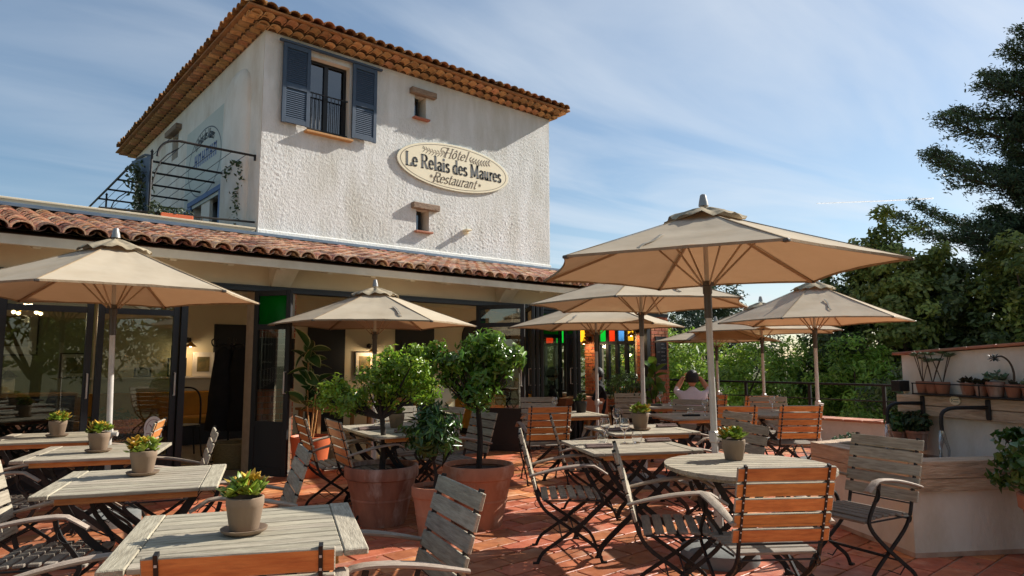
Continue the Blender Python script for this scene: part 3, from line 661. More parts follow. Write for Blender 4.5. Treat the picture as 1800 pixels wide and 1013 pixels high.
# glazed folding doors
def door_leaf(x, y, ang, wdt, label=None, top='clear', parent=None, h=2.27, panel=.62, sticker=False):
    """leaf hinged at (x, y), running in direction ang (degrees)"""
    T = Matrix.Translation((x, y, .02)) @ Matrix.Rotation(R(ang), 4, 'Z')
    fr = MB(); t = .05; b = .065
    fr.box((b / 2, 0, h / 2), (b, t, h), ch=.004).box((wdt - b / 2, 0, h / 2), (b, t, h), ch=.004)
    for z in (h - b / 2, h * (.86 if top == 'clear' else .80), panel): fr.box((wdt / 2, 0, z), (wdt - 2 * b, t, b))
    fr.box((wdt / 2, 0, .05), (wdt - 2 * b, t, .1))
    d = part('door_leaf', fr, 'dark_frame' if not label or 'open' not in label else 'black_panel', wing, mtx=T, label=label)
    part('panel', MB().box((wdt / 2, 0, (panel - .03 + .1) / 2), (wdt - 2 * b, .03, panel - .13)), 'black_panel', d)
    gm = 'glass_pane' if top == 'clear' else 'glass_green'
    tz = h * (.86 if top == 'clear' else .80)
    if top == 'clear': part('pane', MB().box((wdt / 2, 0, (tz + h) / 2 - .015), (wdt - 2 * b, .008, h - tz - .10)), gm, d)
    else: part('pane', MB().add2([(b, 0, tz + .03), (wdt - b, 0, tz + .03), (wdt - b, 0, h - b), (b, 0, h - b)], [(0, 1, 2, 3)]), gm, d)
    part('pane', MB().box((wdt / 2, 0, (panel + tz) / 2), (wdt - 2 * b, .008, tz - panel - b)), 'glass_pane', d)
    part('handle', MB().tube([(wdt - b / 2, -.03, 1.0), (wdt - b / 2, -.07, 1.0), (wdt - b / 2, -.07, 1.26), (wdt - b / 2, -.03, 1.26)], .009, 6), 'alu', d, 30)
    return d
for x in (-3.03, -2.15, -1.27, -.39): door_leaf(x, FY + .06, 0, .85, panel=.3)
door_leaf(.49, FY + .06, 0, .83, panel=.3)
ld = door_leaf(1.36, FY + .06, 0, .83, panel=.3)
door_leaf(3.06, FY + .02, -57, .53, 'open black door leaf with a green glass top pane', top='green')
# wide leaf and the two folded stacks on the right
door_leaf(6.60, FY + .04, -62, .82, 'wide open black door leaf left of the folded doors')
for i in range(3): door_leaf(7.66 + i * .07, FY + .02, -124 + i * 1.5, .76, None, h=2.27)
for i in range(2): door_leaf(8.64 + i * .08, FY + .02, -126 + i * 1.5, .76, None, top='green' if i == 0 else 'clear')
door_leaf(7.98, FY + .06, -3, .52, 'narrow leaf with a green top pane between the two folded stacks', top='green')
for jx, jw in ((6.7, .1), (2.235, .07), (10.95, .1)): part('jamb', MB().box((jx, FY + .06, 1.15), (jw, .12, 2.3)), 'dark_frame', wing)
# white round sticker on the glass of the left door
stk = MB(); stk.prism([(1.97 + a, b) for a, b in arcp(0, .66, .095, .13, -20, 200, 16)] + [(1.875, .55), (2.065, .55)], 0, .003)
stk.v = [(v[0], FY + .045 + v[2], v[1]) for v in stk.v]
st_o = tag(part('sticker', stk, 'paper'), 'white arched sticker on the glass door behind the left umbrella pole', 'sticker')
sk = MB()
for (rx, rz) in ((.075, .10),):
    pp = [(1.97 + rx * math.cos(R(a)), FY + .043, .655 + rz * math.sin(R(a))) for a in range(-10, 191, 20)]
    sk.tube(pp, .003, 4)
sk.tube([(1.93, FY + .043, .70), (1.96, FY + .043, .66), (1.99, FY + .043, .69), (2.0, FY + .043, .62)], .005, 4)
sk.tube([(1.90, FY + .043, .60), (2.04, FY + .043, .605)], .004, 4)
part('print', sk, mat('sticker_print', S((150, 90, 90)), rough=.8), st_o)

# ================================================================== HOTEL TOWER
TX0, TX1, TY0, TY1, TZ0, TZ1 = 3.94, 10.62, 11.0, 20.5, 2.2, 7.02
tower = thing('hotel_tower', 'white stucco hotel block with tiled genoise eaves and blue shutters above the restaurant', 'building')
# front wall as panels round its openings
def wall_panels(x0, x1, z0, z1, holes):
    xs = sorted({x0, x1, *[h[0] for h in holes], *[h[1] for h in holes]}); zs = sorted({z0, z1, *[h[2] for h in holes], *[h[3] for h in holes]})
    out = []
    for a, b in zip(xs[:-1], xs[1:]):
        run = None
        for c, d in zip(zs[:-1], zs[1:]):
            cx_, cz_ = (a + b) / 2, (c + d) / 2
            inside = any(h[0] < cx_ < h[1] and h[2] < cz_ < h[3] for h in holes)
            if inside:
                if run: out.append((a, b, *run)); run = None
            else: run = (run[0], d) if run else (c, d)
        if run: out.append((a, b, *run))
    return out
holesF = [(4.72, 5.52, 5.42, 6.80), (6.93, 7.20, 6.20, 6.66), (7.00, 7.30, 3.93, 4.36)]
mb = MB(); TH = .30
# one welded front skin with real relief: a fine grid pushed out by noise, plus reveals
from mathutils import noise as mnoise
def front_skin():
    st = 0.019; mb = MB(); vs = {}; 
    def in_hole(cx_, cz_): return any(h[0] < cx_ < h[1] and h[2] < cz_ < h[3] for h in holesF)
    def grid(a, b):
        base_ = sorted({*a}); out = []
        for p, q in zip(base_[:-1], base_[1:]):
            k = max(1, round((q - p) / st)); out += [p + (q - p) * i / k for i in range(k)]
        return out + [base_[-1]]
    xs = grid([TX0, TX1] + [h[0] for h in holesF] + [h[1] for h in holesF], 0); zs = grid([3.0, TZ1] + [h[2] for h in holesF] + [h[3] for h in holesF], 0)
    X = {}; V = []; F = []
    for i, x in enumerate(xs):
        for j, z in enumerate(zs):
            e = min(1.0, (x - TX0) / .05, (TX1 - x) / .05)
            sm = 1.0 if z < 6.15 else max(.25, 1 - (z - 6.15) / .5)
            d = 0.0
            if 0 < i < len(xs) - 1:
                d = .0095 * sm * max(-.35, mnoise.noise(Vector((x * 26 + z * 7, z * 22, 3))) + .7 * mnoise.noise(Vector((x * 43, z * 40, 9)))) * (.75 + .5 * mnoise.noise(Vector((x * .9, z * .9, 5)))) * max(0, e) + .006 * mnoise.noise(Vector((x * .8, z * .8, 1)))
            V.append((x, TY0 - d, z))
    n = len(zs)
    for i in range(len(xs) - 1):
        for j in range(n - 1):
            if not in_hole((xs[i] + xs[i + 1]) / 2, (zs[j] + zs[j + 1]) / 2): F.append((i * n + j, (i + 1) * n + j, (i + 1) * n + j + 1, i * n + j + 1))
    mb.add(V, F); return mb
part('front_wall', front_skin(), 'stucco', tower, 80)
mb = MB()
for (a, b, c, d) in wall_panels(TX0 + .01, TX1 - .01, 2.6, TZ1 - .003, holesF): mb.box(((a + b) / 2, TY0 + TH / 2 + .012, (c + d) / 2), (b - a, TH, d - c))
part('wall_core', mb, 'render_wall', tower)
# side wall (left) with its openings
holesL = [(12.96, 14.74, 3.4, 4.60), (16.21, 16.73, 6.02, 6.62)]
mb = MB()
for (a, b, c, d) in wall_panels(TY0 + .02, TY1, 2.6, TZ1, holesL): mb.box((TX0 + .15, (a + b) / 2, (c + d) / 2), (.30, b - a, d - c))
mb.box((TX1 - .15, (TY0 + TY1) / 2 + .2, (2.6 + TZ1) / 2), (.30, TY1 - TY0 - .42, TZ1 - 2.6)); mb.box(((TX0 + TX1) / 2, TY1 - .15, 4.8), (TX1 - TX0 - .62, .28, 4.4))
part('side_wall', mb, 'render_wall', tower)
part('ceiling', MB().box(((TX0 + TX1) / 2, (TY0 + TY1) / 2, TZ1 - .15), (TX1 - TX0 - .7, TY1 - TY0 - .7, .05)), 'black_panel', tower)
part('painted_dark_backing', MB().box((7.2, TY0 + 1.2, 4.8), (6.0, .05, 4.2)), 'black_panel', tower)  # black sheet standing in for the unlit depth behind the windows
# rounded chimney breast on the side wall
c_ = MB(); nn = 14; cy_ = 12.22; rows_ = [(3.3, 1.0), (6.15, 1.0), (6.35, .93), (6.5, .80), (6.6, .60), (6.66, .35), (6.68, .02)]; vs = []; fs = []
for z, k in rows_:
    for q in range(nn + 1):
        a = math.pi * q / nn; vs.append((TX0 + .02 - .15 * k * math.sin(a) ** .6, cy_ + .66 * k * math.cos(a), z))
for r_ in range(len(rows_) - 1):
    for q in range(nn): fs.append((r_ * (nn + 1) + q, r_ * (nn + 1) + q + 1, (r_ + 1) * (nn + 1) + q + 1, (r_ + 1) * (nn + 1) + q))
c_.add(vs, fs)
part('chimney_breast', c_, 'render_wall', tower, 60)
part('base_band', MB().box(((TX0 + TX1) / 2, TY0 - .008, 3.53), (TX1 - TX0 + .04, .05, .09), ch=.012), 'lime', tower)
# hip roof
G_ = .44; GR = .27; rz0 = TZ1 + .165; rh = 1.0
cx0, cx1, cy0, cy1 = TX0 - G_, TX1 + GR, TY0 - G_, TY1 + G_
half = (cx1 - cx0) / 2; pk = rz0 + half * math.tan(R(15))
mb = MB(); mb.add([(cx0, cy0, rz0), (cx1, cy0, rz0), (cx1, cy1, rz0), (cx0, cy1, rz0), ((cx0 + cx1) / 2, cy0 + half, pk), ((cx0 + cx1) / 2, cy1 - half, pk), (cx0, cy0, rz0 - .03), (cx1, cy0, rz0 - .03), (cx1, cy1, rz0 - .03), (cx0, cy1, rz0 - .03)],
    [(0, 1, 4), (1, 2, 5, 4), (2, 3, 5), (3, 0, 4, 5), (9, 8, 7, 6), (0, 6, 7, 1), (1, 7, 8, 2), (2, 8, 9, 3), (3, 9, 6, 0)])
troof = part('roof', mb, 'roof_tile_old', tower)
tmo = tiles_mesh('roof_tile_old', 9, L_=.40, r0=.102, r1=.09)
def gtile():
    b = canal(L_=.30, r0=.091, r1=.088, n=7, th=.016, rnd=rg.random()); b.v = [(x, y, z * .82) for x, y, z in b.v]; return b.mesh('tile', 'genoise', 40)
tg = [gtile() for i in range(8)]
loose = MB()
def place_tile(T, meshes, cnt=[0]):
    cnt[0] += 1
    if cnt[0] <= 300: link('tile', rg.choice(meshes), troof, mtx=T)
    else:
        me = rg.choice(meshes); k0 = len(loose.v); rn = rg.random()
        loose.v += [tuple(T @ v.co) for v in me.vertices]; loose.f += [tuple(k0 + q for q in p.vertices) for p in me.polygons]
        mi = 0 if meshes is tmo else 1
        loose.m += [mi] * len(me.polygons); loose.r += [rn] * len(me.polygons)
def eave_run(p0, dirv, outv, length, g, wl_, wall, e0=1, e1=1):
    """cover tiles and two genoise rows along an eave starting at corner p0"""
    d = Vector(dirv); o = Vector(outv); n = int(round(length / .2)); st = length / n
    Rz = Matrix([[d.x, -o.x, 0, 0], [d.y, -o.y, 0, 0], [0, 0, 1, 0], [0, 0, 0, 1]])
    for i in range(n):
        c = Vector(p0) + d * (i + .5) * st
        jit = Matrix.Rotation(rg.uniform(-.05, .05), 4, 'Z')
        place_tile(Matrix.Translation(c + o * rg.uniform(.03, .07) + Vector((0, 0, rz0 + .012 + rg.uniform(-.004, .008)))) @ Rz @ jit @ Matrix.Rotation(R(15), 4, 'X'), tmo)
    for ov, z in ((g * .42, TZ1 + .002), (g * .84, TZ1 + .080)):
        w0, w1 = wall; a0 = w0 - ov * e0; a1 = w1 + ov * e1; m_ = int(round((a1 - a0) / .2)); q_ = (a1 - a0) / m_
        for i in range(m_):
            c = (Vector((a0 + (i + .5) * q_, wl_ + o.y * ov, 0)) if abs(d.x) > .5 else Vector((wl_ + o.x * ov, a0 + (i + .5) * q_, 0)))
            place_tile(Matrix.Translation(c + Vector((0, 0, z + rg.uniform(-.002, .002)))) @ Rz @ Matrix.Rotation(rg.uniform(-.012, .012), 4, 'Z'), tg)
eave_run((cx0 + .06, cy0, 0), (1, 0, 0), (0, -1, 0), cx1 - cx0 - .1, G_, TY0, (TX0, TX1), 1, .6)
eave_run((cx0, cy0 + .06, 0), (0, 1, 0), (-1, 0, 0), 9.9, G_, TX0, (TY0, TY1), .8, 1)
eave_run((cx1, cy0 + .06, 0), (0, 1, 0), (1, 0, 0), 3.0, GR, TX1, (TY0, TY0 + 3), .8, 0)
part('tile_rows', loose, ['roof_tile_old', 'genoise'], troof, 40, stuff=True)
# mortar beds of the genoise, recessed behind the tile mouths, their dark tone painting shade
mb = MB()
def slab(ov, z, h_):
    a0, a1 = TX0 - ov, TX1 + ov * GR / G_; mb.box(((a0 + a1) / 2, (TY0 + TY1) / 2, z), (a1 - a0, TY1 - TY0 + 2 * ov, h_))
slab(.015, TZ1 + .034, .06); slab(.185, TZ1 + .115, .055)
slab(.155, TZ1 + .074, .012); slab(.34, TZ1 + .154, .012)
part('genoise_bed', mb, 'mortar', troof)
# cover tile courses on the visible roof slopes
st_ = MB(); b_ = canal(L_=.42, r0=.1, r1=.088, n=5)
for side in (0, 1):
    n_ = int((cx1 - cx0) / .2) if side == 0 else 49
    for i in range(n_):
        for k in range(1, 9):
            s_ = k * .36; u_ = (i + .5) * .2
            if side == 0:
                if u_ < s_ or (cx1 - cx0 - u_) < s_: continue
                T = Matrix.Translation((cx0 + u_, cy0 + s_, rz0 + .012 + s_ * math.tan(R(15)))) @ Matrix.Rotation(R(16), 4, 'X')
            else:
                if u_ < s_: continue
                T = Matrix.Translation((cx0 + s_, cy0 + u_, rz0 + .012 + s_ * math.tan(R(15)))) @ Matrix.Rotation(R(-90), 4, 'Z') @ Matrix.Rotation(R(16), 4, 'X')
            k0 = len(st_.v); st_.v += [tuple(T @ Vector(v)) for v in b_.v]; st_.f += [tuple(k0 + q for q in f) for f in b_.f]; st_.m += [0] * len(b_.f); st_.r += [rg.random()] * len(b_.f)
part('tile_courses', st_, 'roof_tile_old', troof, 40, stuff=True)

# windows of the tower
def french_window():
    x0, x1, z0, z1 = holesF[0]; y = TY0 + .17
    fr = MB(); b = .055
    for x in (x0 + b / 2, x1 - b / 2): fr.box((x, y, (z0 + z1) / 2), (b, .06, z1 - z0))
    fr.box(((x0 + x1) / 2, y, z1 - b / 2), (x1 - x0 - 2 * b, .06, b)); fr.box(((x0 + x1) / 2, y, z0 + .05), (x1 - x0 - 2 * b, .06, .1))
    fr.box(((x0 + x1) / 2, y - .005, (z0 + z1) / 2), (.075, .07, z1 - z0 - .11))
    wdw = part('window', fr, 'black_panel', tower, label='tall black french window between two blue shutters')
    for s_ in (-1, 1):
        part('pane', MB().box(((x0 + x1) / 2 + s_ * .18, y, (z0 + z1) / 2), (.29, .008, z1 - z0 - .14)), 'sky_pane', wdw)
    part('sill', MB().box(((x0 + x1) / 2, TY0 - .03, z0 - .02), (x1 - x0 + .1, .16, .04), ch=.006), 'pine_wood', wdw)
    ra = MB(); yy = TY0 + .055
    ra.box(((x0 + x1) / 2, yy, z0 + .74), (x1 - x0, .012, .022)).box(((x0 + x1) / 2, yy, z0 + .08), (x1 - x0, .012, .018))
    for i in range(11): ra.tube([(x0 + .04 + i * (x1 - x0 - .08) / 10, yy, z0 + .08), (x0 + .04 + i * (x1 - x0 - .08) / 10, yy, z0 + .74)], .007, 5)
    part('guard_rail', ra, 'black_iron', wdw)
    part('curtain', MB().box(((x0 + x1) / 2 - .2, y + .2, (z0 + z1) / 2), (.3, .02, 1.3)), 'cream_in', wdw)
french_window()
part('shutter_track', MB().box((5.16, TY0 - .075, 6.905), (1.98, .06, .04), ch=.004), 'blue_shutter', tower)
def shutter(x0, x1, z0, z1):
    fr = MB(); y = TY0 - .065; b = .065
    for x in (x0 + b / 2, x1 - b / 2): fr.box((x, y, (z0 + z1) / 2), (b, .035, z1 - z0), ch=.003)
    for z in (z0 + .05, z1 - .04, z0 + (z1 - z0) * .47): fr.box(((x0 + x1) / 2, y, z), (x1 - x0 - 2 * b, .035, .08))
    sh = part('shutter', fr, 'blue_shutter', tower)
    part('back_board', MB().box(((x0 + x1) / 2, y + .012, (z0 + z1) / 2), (x1 - x0 - .1, .006, z1 - z0 - .08)), 'blue_shutter', sh)
    lou = MB().box((0, 0, 0), (x1 - x0 - 2 * b, .008, .042), T=Matrix.Rotation(R(-22), 4, 'X')).mesh('louvre', 'blue_shutter')
    z = z0 + .115
    while z < z1 - .09:
        if abs(z - (z0 + (z1 - z0) * .47)) > .05: link('louvre', lou, sh, ((x0 + x1) / 2, y, z))
        z += .036
shutter(4.24, 4.735, 5.46, 6.88); shutter(5.55, 6.05, 5.46, 6.88)
def small_window(x0, x1, z0, z1, lint):
    y = TY0 + .19; fr = MB(); b = .03
    for x in (x0 + b / 2, x1 - b / 2 - .08): fr.box((x, y, (z0 + z1) / 2), (b, .04, z1 - z0))
    fr.box(((x0 + x1) / 2 - .04, y, z1 - .02), (x1 - x0 - .14, .04, .04))
    w_ = part('window', fr, 'black_panel', tower, label=lint)
    part('pane', MB().box(((x0 + x1) / 2 - .03, y + .01, (z0 + z1) / 2), (x1 - x0 - .06, .006, z1 - z0)), 'sky_pane', w_)
    part('lintel', MB().box(((x0 + x1) / 2 + .04, TY0 - .035, z1 + .06), (x1 - x0 + .32, .14, .12), ch=.012), 'grey_wood', w_)
    part('sill', MB().box(((x0 + x1) / 2, TY0 - .03, z0 - .018), (x1 - x0 + .1, .13, .036), ch=.006), 'coping', w_)
small_window(*holesF[1], 'upper small window under a weathered timber lintel')
small_window(*holesF[2], 'lower small window under a rough timber lintel')
sp = MB(); sp.box((8.19, TY0 - .07, 4.075), (.13, .18, .035), ch=.006); sp.box((8.19, TY0 - .03, 4.03), (.10, .09, .05), ch=.006)
part('spout', sp, 'sign_cream', tower)
# side wall window, blue shutters, lintel, slit window
wl = part('window', MB().box((TX0 + .2, 13.85, 4.0), (.05, 1.7, 1.15)), 'black_panel', tower, label='side window onto the roof terrace')
part('lintel', MB().box((TX0 - .03, 13.85, 4.66), (.07, 2.3, .10), ch=.004), 'blue_light', wl)
part('reveal', MB().box((TX0 + .02, 13.9, 4.02), (.06, .55, 1.1)), 'render_wall', wl)
for yy in (12.72, 14.98): part('shutter', MB().box((TX0 - .045, yy, 4.0), (.035, .46, 1.2), ch=.004), 'blue_light', tower)
w3 = part('window', MB().box((TX0 + .22, 16.47, 6.3), (.05, .5, .6)), 'black_panel', tower, label='slit window under the left eave')
part('lintel', MB().box((TX0 - .05, 16.47, 6.68), (.16, .95, .13), ch=.012), 'grey_wood', w3)

# ================================================================== SIGNS
sg = thing('oval_sign', 'large cream oval hotel and restaurant sign on the stucco wall', 'sign', (7.93, TY0 - .022, 5.34), 0)
SR = R(1.2); SA, SB = 1.40, .475
def pl(a, b, d=0.0):
    return (a * math.cos(SR) - b * math.sin(SR), -.022 - d, a * math.sin(SR) + b * math.cos(SR))
mb = MB(); n = 72; ring = [(SA * math.cos(2 * math.pi * k / n), SB * math.sin(2 * math.pi * k / n)) for k in range(n)]
mb.add([pl(a, b) for a, b in ring] + [pl(a, b, -.035) for a, b in ring], [tuple(range(n - 1, -1, -1))[::-1]] + [(k, n + k, n + (k + 1) % n, (k + 1) % n) for k in range(n)])
part('board', mb, 'sign_cream', sg)
mb = MB(); mb.tube([Vector(pl(a, b, -.010)) for a, b in ring] + [Vector(pl(*ring[0], -.010))], .010, 6); part('rim', mb, 'sign_grey', sg, 30)
mb = MB(); r0, r1 = .955, .945
vs = [pl(a * r0, b * .93, .002) for a, b in ring] + [pl(a * r1, b * .91, .002) for a, b in ring]
mb.add(vs, [(k, (k + 1) % n, n + (k + 1) % n, n + k) for k in range(n)]); part('border_line', mb, 'sign_brown', sg)
mb = MB(); text(mb, 'Le Relais des Maures', 0.0, -.125, .27, lambda a, b: pl(a, b, .004), .17, .065, squeeze=.80, gap=.03); part('lettering', mb, 'sign_ink', sg)
mb = MB(); text(mb, 'Hôtel', -.02, .185, .20, lambda a, b: pl(a, b, .004), .12, .05, slant=.45, squeeze=1.1)
part('lettering', mb, 'sign_brown', sg); mb = MB(); text(mb, 'Restaurant', -.05, -.365, .20, lambda a, b: pl(a, b, .004), .12, .05, slant=.45, squeeze=1.0)
part('lettering', mb, 'sign_brown', sg); mb = MB()
for (cx_, cz_) in ((-.27, .33), (-.46, -.29)):   # flourishes of the script capitals
    pen(mb, [(cx_ + a, cz_ + b) for a, b in arcp(0, 0, .10, .055, 20, 300, 12)], .014, .009, lambda a, b: pl(a, b, .004))
for (cx_, cz_) in ((-.62, -.26), (.60, -.27)):
    for k in range(4):
        a = k * math.pi / 4; pen(mb, [(cx_ - .035 * math.cos(a), cz_ - .035 * math.sin(a)), (cx_ + .035 * math.cos(a), cz_ + .035 * math.sin(a))], .01, .01, lambda a_, b_: pl(a_, b_, .004))
part('flourishes', mb, 'sign_brown', sg)
mb = MB()
for sx, cx_, cz_ in ((-1, -.55, .25), (1, .62, .24)):
    stem = [(cx_ + sx * (.28 - t * .56), cz_ - .05 * math.sin(t * 2.6) + .03) for t in [i / 8 for i in range(9)]]
    pen(mb, stem, .010, .008, lambda a, b: pl(a, b, .003))
    for i in range(1, 9):
        x_, z_ = stem[i]
        for up in (-1, 1):
            ex, ez = x_ + sx * .062, z_ + up * .075
            mx_, mz_ = (x_ + ex) / 2, (z_ + ez) / 2
            mb.add([pl(x_, z_, .003), pl(mx_ + .017, mz_ - up * .006, .003), pl(ex, ez, .003), pl(mx_ - .017, mz_ + up * .006, .003)], [(0, 1, 2, 3)])
part('leaf_emblem', mb, 'sign_brown', sg)
# painted board on the side wall
ss = thing('side_sign', 'pale grey sign board with faded blue lettering on the tower side wall', 'sign', (TX0 - .004, 14.05, 5.42), 0)
def ps(a, b, d=0.0): return (-.03 - d, -a, b)   # seen from -X: text runs towards -Y
part('board', MB().box((-.015, 0.05, 0), (.03, 2.5, 1.75)), 'sign_grey', ss)
mb = MB(); ring = [(1.08 * math.cos(2 * math.pi * k / 48), .70 * math.sin(2 * math.pi * k / 48) - .02) for k in range(48)]
mb.add([ps(a, b, .002) for a, b in ring] + [ps(a * .975, (b + .02) * .965 - .02, .002) for a, b in ring], [(k, (k + 1) % 48, 48 + (k + 1) % 48, 48 + k) for k in range(48)])
def arc_place(a, b):   # text bent along the top of the oval
    th = math.pi / 2 - a / 1.0; r_x, r_z = .86 + b, .47 + b
    return ps(r_x * math.cos(th), r_z * math.sin(th) - .02, .003)
text(mb, 'Le Relais des Maures', 0, -.01, .19, arc_place, .17, .07, squeeze=.72)
part('lettering', mb, 'sign_ink', ss)
mb = MB()
for i in range(6):   # weathered blue capitals, no longer readable
    x_ = -.62 + i * .25
    pen(mb, [(x_, -.02), (x_, .22)], .06, .04, lambda a, b: ps(a, b, .003)); pen(mb, [(x_ + .12, -.02), (x_ + .12, .22)], .06, .04, lambda a, b: ps(a, b, .003)); pen(mb, [(x_, .1 + .1 * (i % 2)), (x_ + .12, .1 + .1 * (i % 2))], .04, .04, lambda a, b: ps(a, b, .003))
part('faded_capitals', mb, 'sign_blue', ss)

# ================================================================== FURNITURE
def slat_mesh(lx, ly, lz, mats, name, front=True):
    """board centred on its own origin, long along X; with two materials the +Y/top side is weathered and the -Y side oiled"""
    mb = MB().box((0, 0, 0), (lx, ly, lz), ch=min(ly, lz) * .16)
    me_m = []
    for f in mb.f:
        vs = [Vector(mb.v[i]) for i in f]; nrm = Vector((0, 0, 0))
        for i in range(len(vs)): nrm += vs[i].cross(vs[(i + 1) % len(vs)])
        cen = sum(vs, Vector()) / len(vs)
        back = cen.y < -ly * .45
        me_m.append(1 if back and front else 0)
    mb.m = me_m
    return mb.mesh(name, mats)
back_slat_me = slat_mesh(.51, .018, .070, ['teak', 'teak_orange'], 'back_slat')
seat_slat_me = MB().box((0, 0, 0), (.435, .050, .016), ch=.003).mesh('seat_slat', 'teak_seat')
def arm_mesh():
    mb = MB(); pts = []; rs = []
    for i in range(13):
        t = i / 12; y = -.30 + t * .55
        z = .602 + .075 * math.sin(t * math.pi * .62) - (.055 * max(0, t - .82) / .18)
        pts.append((0, y, z)); rs.append((.009 + .003 * math.sin(t * math.pi), (.017 + .016 * math.sin(min(1, t * 1.15) * math.pi * .8))))
    mb.tube(pts, rs, 8, flat=(0, 0, 1)); return mb.mesh('armrest', 'arm_wood', 50)
arm_me = arm_mesh()
def bar(mb, pts, wd=.011, th=.005, n=4): mb.tube(pts, [(th, wd)] * len(pts), n, flat=(1, 0, 0))
def smooth_path(pts, k=3):
    P_ = [Vector(p) for p in pts]; out = []
    for i in range(len(P_) - 1):
        p0 = P_[max(i - 1, 0)]; p1 = P_[i]; p2 = P_[i + 1]; p3 = P_[min(i + 2, len(P_) - 1)]
        for j in range(k):
            t = j / k
            out.append(0.5 * ((2 * p1) + (-p0 + p2) * t + (2 * p0 - 5 * p1 + 4 * p2 - p3) * t * t + (-p0 + 3 * p1 - 3 * p2 + p3) * t ** 3))
    return out + [P_[-1]]
def frame_bar(mb, pts):
    pts = smooth_path(pts, 3)
    for x in (-1, 1):
        q = [(x * p.x, p.y, p.z) for p in pts]
        mb.tube(q, [(.0085, .0155)] * len(q), 4, flat=(1, 0, 0))
def ring_wire(mb, x, y, z, r, a0=0, a1=360, t=.0035):
    pts = [(x, y + r * math.cos(R(a)), z + r * math.sin(R(a))) for a in np.linspace(a0, a1, 13)]
    mb.tube(pts, t, 4, cap=False)
def chair_frames():
    A = MB(); frame_bar(A, [(.215, -.372, .90), (.215, -.255, .50), (.213, -.228, .42), (.212, -.16, .335), (.212, .06, .185), (.212, .17, .10), (.212, .215, .0)])
    for y, z in ((-.262, .495), (-.222, .405), (.02, .205)): A.tube([(-.215, y, z), (.215, y, z)], .0055, 5)
    A.tube([(-.265, -.285, .60), (.265, -.285, .60)], .006, 5)
    for x in (-1, 1): A.box((x * .212, .225, .006), (.022, .04, .012)); ring_wire(A, x * .205, -.232, .405, .028, 60, 330)
    B = MB(); frame_bar(B, [(.238, .10, .655), (.238, .125, .58), (.238, .205, .47), (.238, .208, .40), (.236, .10, .295), (.236, -.10, .15), (.236, -.205, .075), (.236, -.245, 0)])
    for y, z in ((.205, .425), (-.07, .17)): B.tube([(-.238, y, z), (.238, y, z)], .0055, 5)
    for x in (-1, 1):
        B.box((x * .236, -.255, .006), (.022, .04, .012)); ring_wire(B, x * .25, .165, .595, .05, 20, 300)
        B.tube([(x * .236, .205, .43), (x * .222, -.20, .425)], .006, 5)
        B.tube([(x * .236, -.12, .135), (x * .236, -.06, .09), (x * .212, .02, .12)], .004, 4)
    return A.mesh('back_frame', 'black_iron'), B.mesh('leg_frame', 'black_iron')
fa_me, fb_me = chair_frames()
rivm = MB()
for x in (-1, 1):
    for i in range(10):
        t = .04 + i * .1; rivm.box((x * .215, -.258 - t * .113 - .0095, .505 + t * .385), (.007, .005, .007))
riv_me = rivm.mesh('rivets', 'alu')
def make_chair(label):
    t = thing('folding_armchair', label, 'chair', group='folding wooden armchairs on the terrace')
    link('back_frame', fa_me, t); link('leg_frame', fb_me, t); link('rivets', riv_me, t)
    tilt = math.atan2(.116, .395)
    for i in range(5):
        f = (i + .5) / 5; y = -.252 - .116 * f; z = .50 + .395 * f
        link('back_slat', back_slat_me, t, mtx=Matrix.Translation((0, y, z)) @ Matrix.Rotation(tilt, 4, 'X'))
    for i in range(7):
        y = -.185 + i * .066; z = .447 - .00055 * (i - 3) ** 2 * 2 - (.006 if i == 6 else 0)
        link('seat_slat', seat_slat_me, t, mtx=Matrix.Translation((0, y, z)) @ Matrix.Rotation(R(-3 * (i - 3)), 4, 'X'))
    for x in (-1, 1): link('armrest', arm_me, t, (x * .258, 0, 0))
    return t
